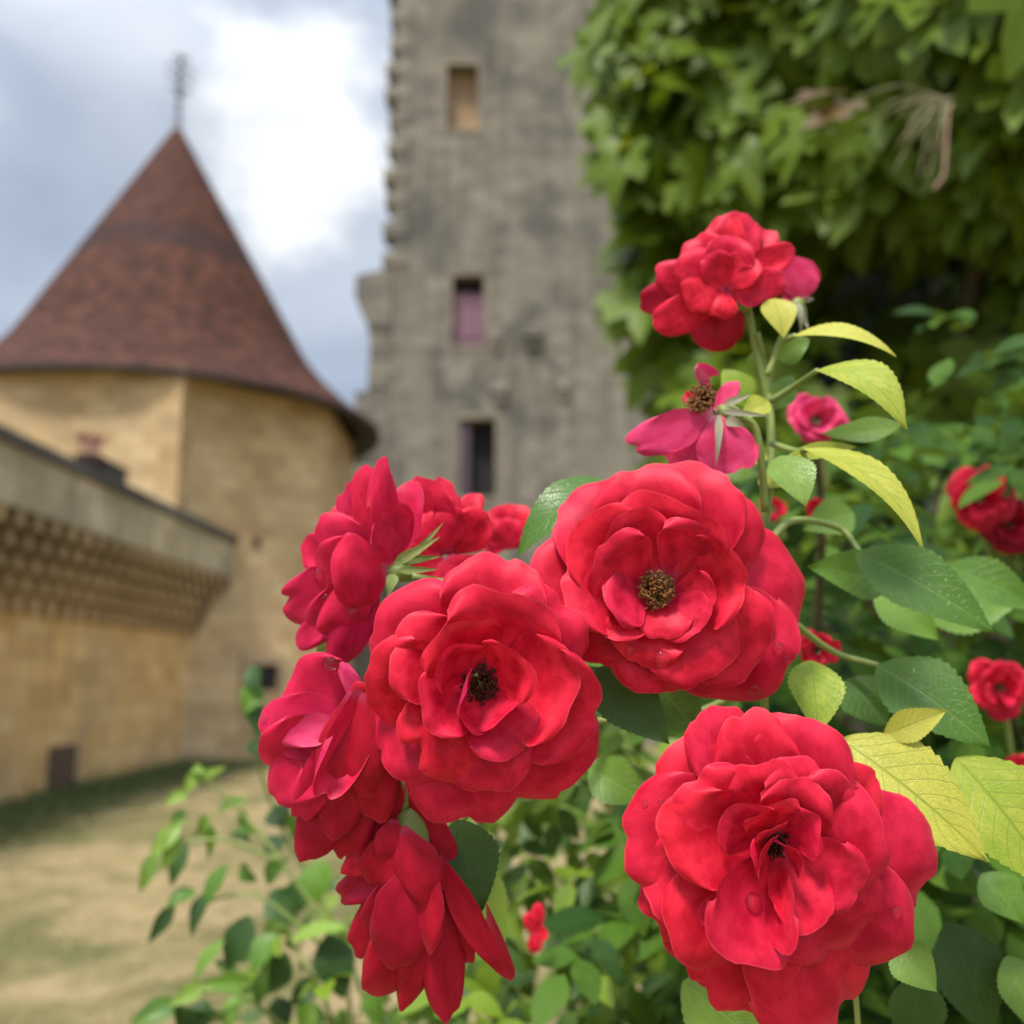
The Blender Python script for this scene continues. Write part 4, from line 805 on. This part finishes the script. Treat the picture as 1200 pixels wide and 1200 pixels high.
for pts in ([(420, 1300, .62), (400, 1130, .60), (330, 1010, .61), (270, 940, .62), (232, 905, .62)], [(450, 1300, .6), (330, 1200, .56), (260, 1160, .55), (180, 1185, .55)], [(380, 1110, .6), (300, 1050, .6), (230, 1060, .6)], [(470, 1300, .62), (400, 1100, .64), (330, 970, .66), (300, 880, .64), (300, 800, .62)], [(330, 1010, .61), (260, 985, .605), (190, 990, .6)], [(420, 1300, .58), (380, 1170, .565), (350, 1110, .575), (400, 1080, .565)]):
    cane([(x, y, d*1.25) for x, y, d in pts], .0017, .0009, M_stem, bush3)

V, F, U = [], [], []; rnd = random.Random(9); n = 0
while n < 46:
    x = rnd.uniform(170, 560); y = rnd.uniform(930, 1300)
    if y < 1290 - (x - 150)*1.25 + rnd.uniform(-60, 60): continue
    compound(V, F, U, PX(x, y, rnd.uniform(.68, .95)), Vector((rnd.gauss(-.2, .6), rnd.gauss(-.2, .4), rnd.gauss(-.3, .4))), Vector((rnd.gauss(-.1, .3), rnd.gauss(-.4, .3), 1)), rnd.uniform(.017, .026), rnd); n += 1
stuff_mesh('foliage', V, F, U, M_fol_rose, bush3)
# ================================================================ CLIMBING VINE
vine = thing('climbing_vine', (1.3, 2.3, 0), 'dense climbing vine with big lobed bright green leaves covering the top right', 'vine')
def vine_leaf(V, F, U, p, d, n, L, rnd):
    d = d.normalized(); n = (n - d*n.dot(d)).normalized(); l = d.cross(n)
    pts = [(-.08, .0), (-.24, .28), (-.04, .54), (.20, .34), (.40, .62), (.70, .56), (.56, .22), (.80, .19), (1.15, 0)]
    sx = rnd.uniform(.85, 1.15); curl = rnd.uniform(.1, .5); fo = rnd.uniform(.0, .28); wv = rnd.uniform(-.1, .1)
    full = pts + [(x, -y) for x, y in pts[-2:0:-1]]
    def P3(x, y): return p + d*(x*L) + l*(y*L*sx) + n*L*(abs(y)*fo - curl*max(0, x)**2*.6 + wv*math.sin(6*y + 3*x))
    b0 = len(V); V.append(P3(.22, 0)); U.append((.25, .5))
    for x, y in full: V.append(P3(.22 + (x-.22)*.55, y*.55)); U.append((.25 + (x-.22)*.5, .5 + y*.5))
    for x, y in full: V.append(P3(x, y)); U.append((min(1, max(0, x)), .5 + y*.9))
    N = len(full)
    for i in range(N):
        j = (i+1) % N; F.append((b0, b0+1+j, b0+1+i)); F.append((b0+1+i, b0+1+j, b0+1+N+j, b0+1+N+i))
def edge_x(y):
    pts = [(-300, 715), (0, 722), (80, 712), (180, 728), (260, 728), (330, 742), (400, 770), (520, 800), (640, 850)]
    for (ya, xa), (yb, xb) in zip(pts, pts[1:]):
        if ya <= y <= yb: return xa + (xb-xa)*(y-ya)/(yb-ya)
    return pts[0][1]
def vdepth(x, y):
    base = 2.55 - 1.0*min(1, max(0, (x-700)/520))
    hol = math.exp(-((x-1085)/175)**2 - ((y-335)/100)**2)*.75                # the hollow under the overhang
    bul = .16*noise.noise(Vector((x*.006, y*.008, 4))) + .08*noise.noise(Vector((x*.015, y*.02, 7)))
    return base + hol - bul
rnd = random.Random(21)
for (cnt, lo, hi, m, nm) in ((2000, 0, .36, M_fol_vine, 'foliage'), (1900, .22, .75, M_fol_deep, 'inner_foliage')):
    V, F, U = [], [], []; n = 0
    while n < cnt:
        y = rnd.uniform(-260, 640); x = rnd.uniform(690, 1420)
        ex = edge_x(y) + 22*noise.noise(Vector((y*.03, 2, 5))) + (30 if lo else -6)
        if x < ex: continue
        if y > 330 and lo == 0:
            if x > 900 and rnd.random() < .55: continue
        hol = math.exp(-((x-1085)/200)**2 - ((y-340)/105)**2)
        if rnd.random() < hol*(.95 if lo == 0 else .45): continue
        if y > 420 and x > 960 and rnd.random() < .7: continue
        p = PX(x, y, vdepth(x, y) + rnd.uniform(lo, hi))
        out = Vector((-.55, -.75, .55)); d = Vector((rnd.gauss(-.25, .45), rnd.gauss(-.2, .35), -1 + rnd.gauss(.25, .4)))
        nn = out + Vector((rnd.gauss(0, .4), rnd.gauss(0, .4), rnd.gauss(.1, .4)))
        vine_leaf(V, F, U, p, d, nn, rnd.uniform(.085, .15)*(.9 if lo else 1), rnd); n += 1
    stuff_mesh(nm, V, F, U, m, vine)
def vcane(pts, r0, r1, m, name):
    bm = bmesh.new(); tube(bm, spline([PX(*p) - vine.location for p in pts], 8), r0, r1, 8)
    for f in bm.faces: f.smooth = True
    obj(name, bm, m, vine, uv=False)
for pts in ([(1000, 1000, 2.6), (960, 640, 2.6), (900, 300, 2.7), (860, 0, 2.7), (850, -250, 2.7)], [(1150, 1000, 2.3), (1120, 500, 2.3), (1160, 200, 2.2), (1130, -200, 2.2)], [(1300, 1000, 2.1), (1250, 400, 2.1), (1290, -200, 2.1)]): vcane(pts, .03, .016, M_cane, 'trunk')
rnd = random.Random(4)
for k in range(16):      # the fan of bare bleached stalks
    x0, y0 = 1108 + rnd.uniform(-10, 10), 118 + rnd.uniform(-6, 8); a = R_(rnd.uniform(150, 265)); L = rnd.uniform(45, 105)
    vcane([(x0, y0, 1.50), (x0 + L*.5*math.cos(a), y0 - L*.5*math.sin(a) - 8, 1.47), (x0 + L*math.cos(a), y0 - L*math.sin(a)*.9 + 10, 1.46)], 0.0013, .0007, M_twig, 'bare_stalk')
vcane([(1112, 120, 1.5), (1108, 180, 1.45), (1106, 205, 1.44), (1094, 222, 1.43)], .0022, .0026, plain('dead_brown_shoot', (.20, .11, .07), (.32, .19, .13), 30), 'dead_shoot')
V, F, U = [], [], []; vine_leaf(V, F, U, PX(990, 122, 1.5), Vector((-.6, -.1, -.35)), Vector((-.2, -.8, .8)), .07, rnd); vine_leaf(V, F, U, PX(975, 108, 1.52), Vector((-.8, -.1, -.1)), Vector((-.2, -.6, .8)), .06, rnd)
M_red_leaf = leaf_mat('reddening_leaf', (.12, .07, .012), (.18, .08, .016), (.15, .12, .04), (.14, .08, .03)); stuff_mesh('reddened_leaf', V, F, U, M_red_leaf, vine)
# added backing wall: blocks gaps in the vine and keeps its hollow dark
gw = thing('backing_wall', (2.0, 3.3, 0), 'added stone backing wall almost wholly hidden behind the climbing vine', 'wall')
bm = bmesh.new(); p1 = PX(860, 300, 3.25); p2 = PX(1500, 300, 2.35); dv = (p2-p1); dv.z = 0; dv.normalize(); nv = Vector((dv.y, -dv.x, 0))
Mg = Matrix(((dv.x, nv.x, 0, p1.x - 2.0), (dv.y, nv.y, 0, p1.y - 3.3), (0, 0, 1, 0), (0, 0, 0, 1)))
box(bm, 0, 3.4, -.5, 0, -.2, 4.2, Mg); obj('wall_face', bm, M_keep, gw)

# ================================================================ RAINDROPS
bv = BVHTree.FromPolygons([v for vs, fs in GEO for v in vs], (lambda o: [tuple(i + b for i in f) for (vs, fs), b in zip(GEO, o) for f in fs])([sum(len(g[0]) for g in GEO[:i]) for i in range(len(GEO))]))
def drop(px, py, r, label, hang=False):
    rd = ray(px, py); L = rd.length; hit = bv.ray_cast(CAM, rd.normalized(), 2.0)
    if hit[0] is None: print('drop misses', px, py); return
    p, n = hit[0], hit[1]
    if n.dot(rd) > 0: n = -n
    rr = 1.25*r*hit[3]/FPX; bm = bmesh.new(); bmesh.ops.create_uvsphere(bm, u_segments=20, v_segments=12, radius=rr)
    if hang: n = Vector((0, 0, 1)); sc = (1, 1, 1.15); p = p - Vector((0, 0, rr*.9))
    else: sc = (1, 1, .55)
    q = n.to_track_quat('Z', 'Y').to_matrix().to_4x4()
    bm.transform(q @ Matrix.Diagonal((*sc, 1)))
    for f in bm.faces: f.smooth = True
    o = obj('raindrop', bm, M_water, uv=False); o.location = p + n*rr*.15*(0 if hang else 1); tag(o, label, 'raindrop', 'raindrops on the petals')
for d_ in [(388, 771, 6, 'raindrop hanging from the lowest petal of the upper left rose', True), (383, 701, 5, 'raindrop on a front petal of the upper left rose, lower of two'), (374, 673, 5.5, 'raindrop on a front petal of the upper left rose, upper of two'), (414, 718, 5, 'raindrop near the petal tip at the front of the upper left rose'),
    (776, 772, 8, 'largest raindrop, on the lower lip of the wide open rose'), (912, 759, 5, 'raindrop on the right hand lower petal of the wide open rose'), (922, 772, 3.5, 'tiny raindrop right of another on the wide open rose'), (884, 808, 6, 'raindrop at the bottom edge of the wide open rose'), (738, 762, 5, 'raindrop on the lower left lip of the wide open rose'),
    (1050, 1068, 5, 'raindrop on the big right petal of the largest rose'), (756, 942, 3, 'tiny raindrop on the left petal of the largest rose, left of a pair'), (775, 941, 3, 'tiny raindrop on the left petal of the largest rose, right of a pair'), (613, 872, 4, 'raindrop on a lower right petal of the middle rose'), (882, 1056, 8, 'raindrop lying in the cupped petal at the heart of the largest rose'), (310, 842, 4, 'raindrop on the top petal of the rose turned to the left')]: drop(*d_)
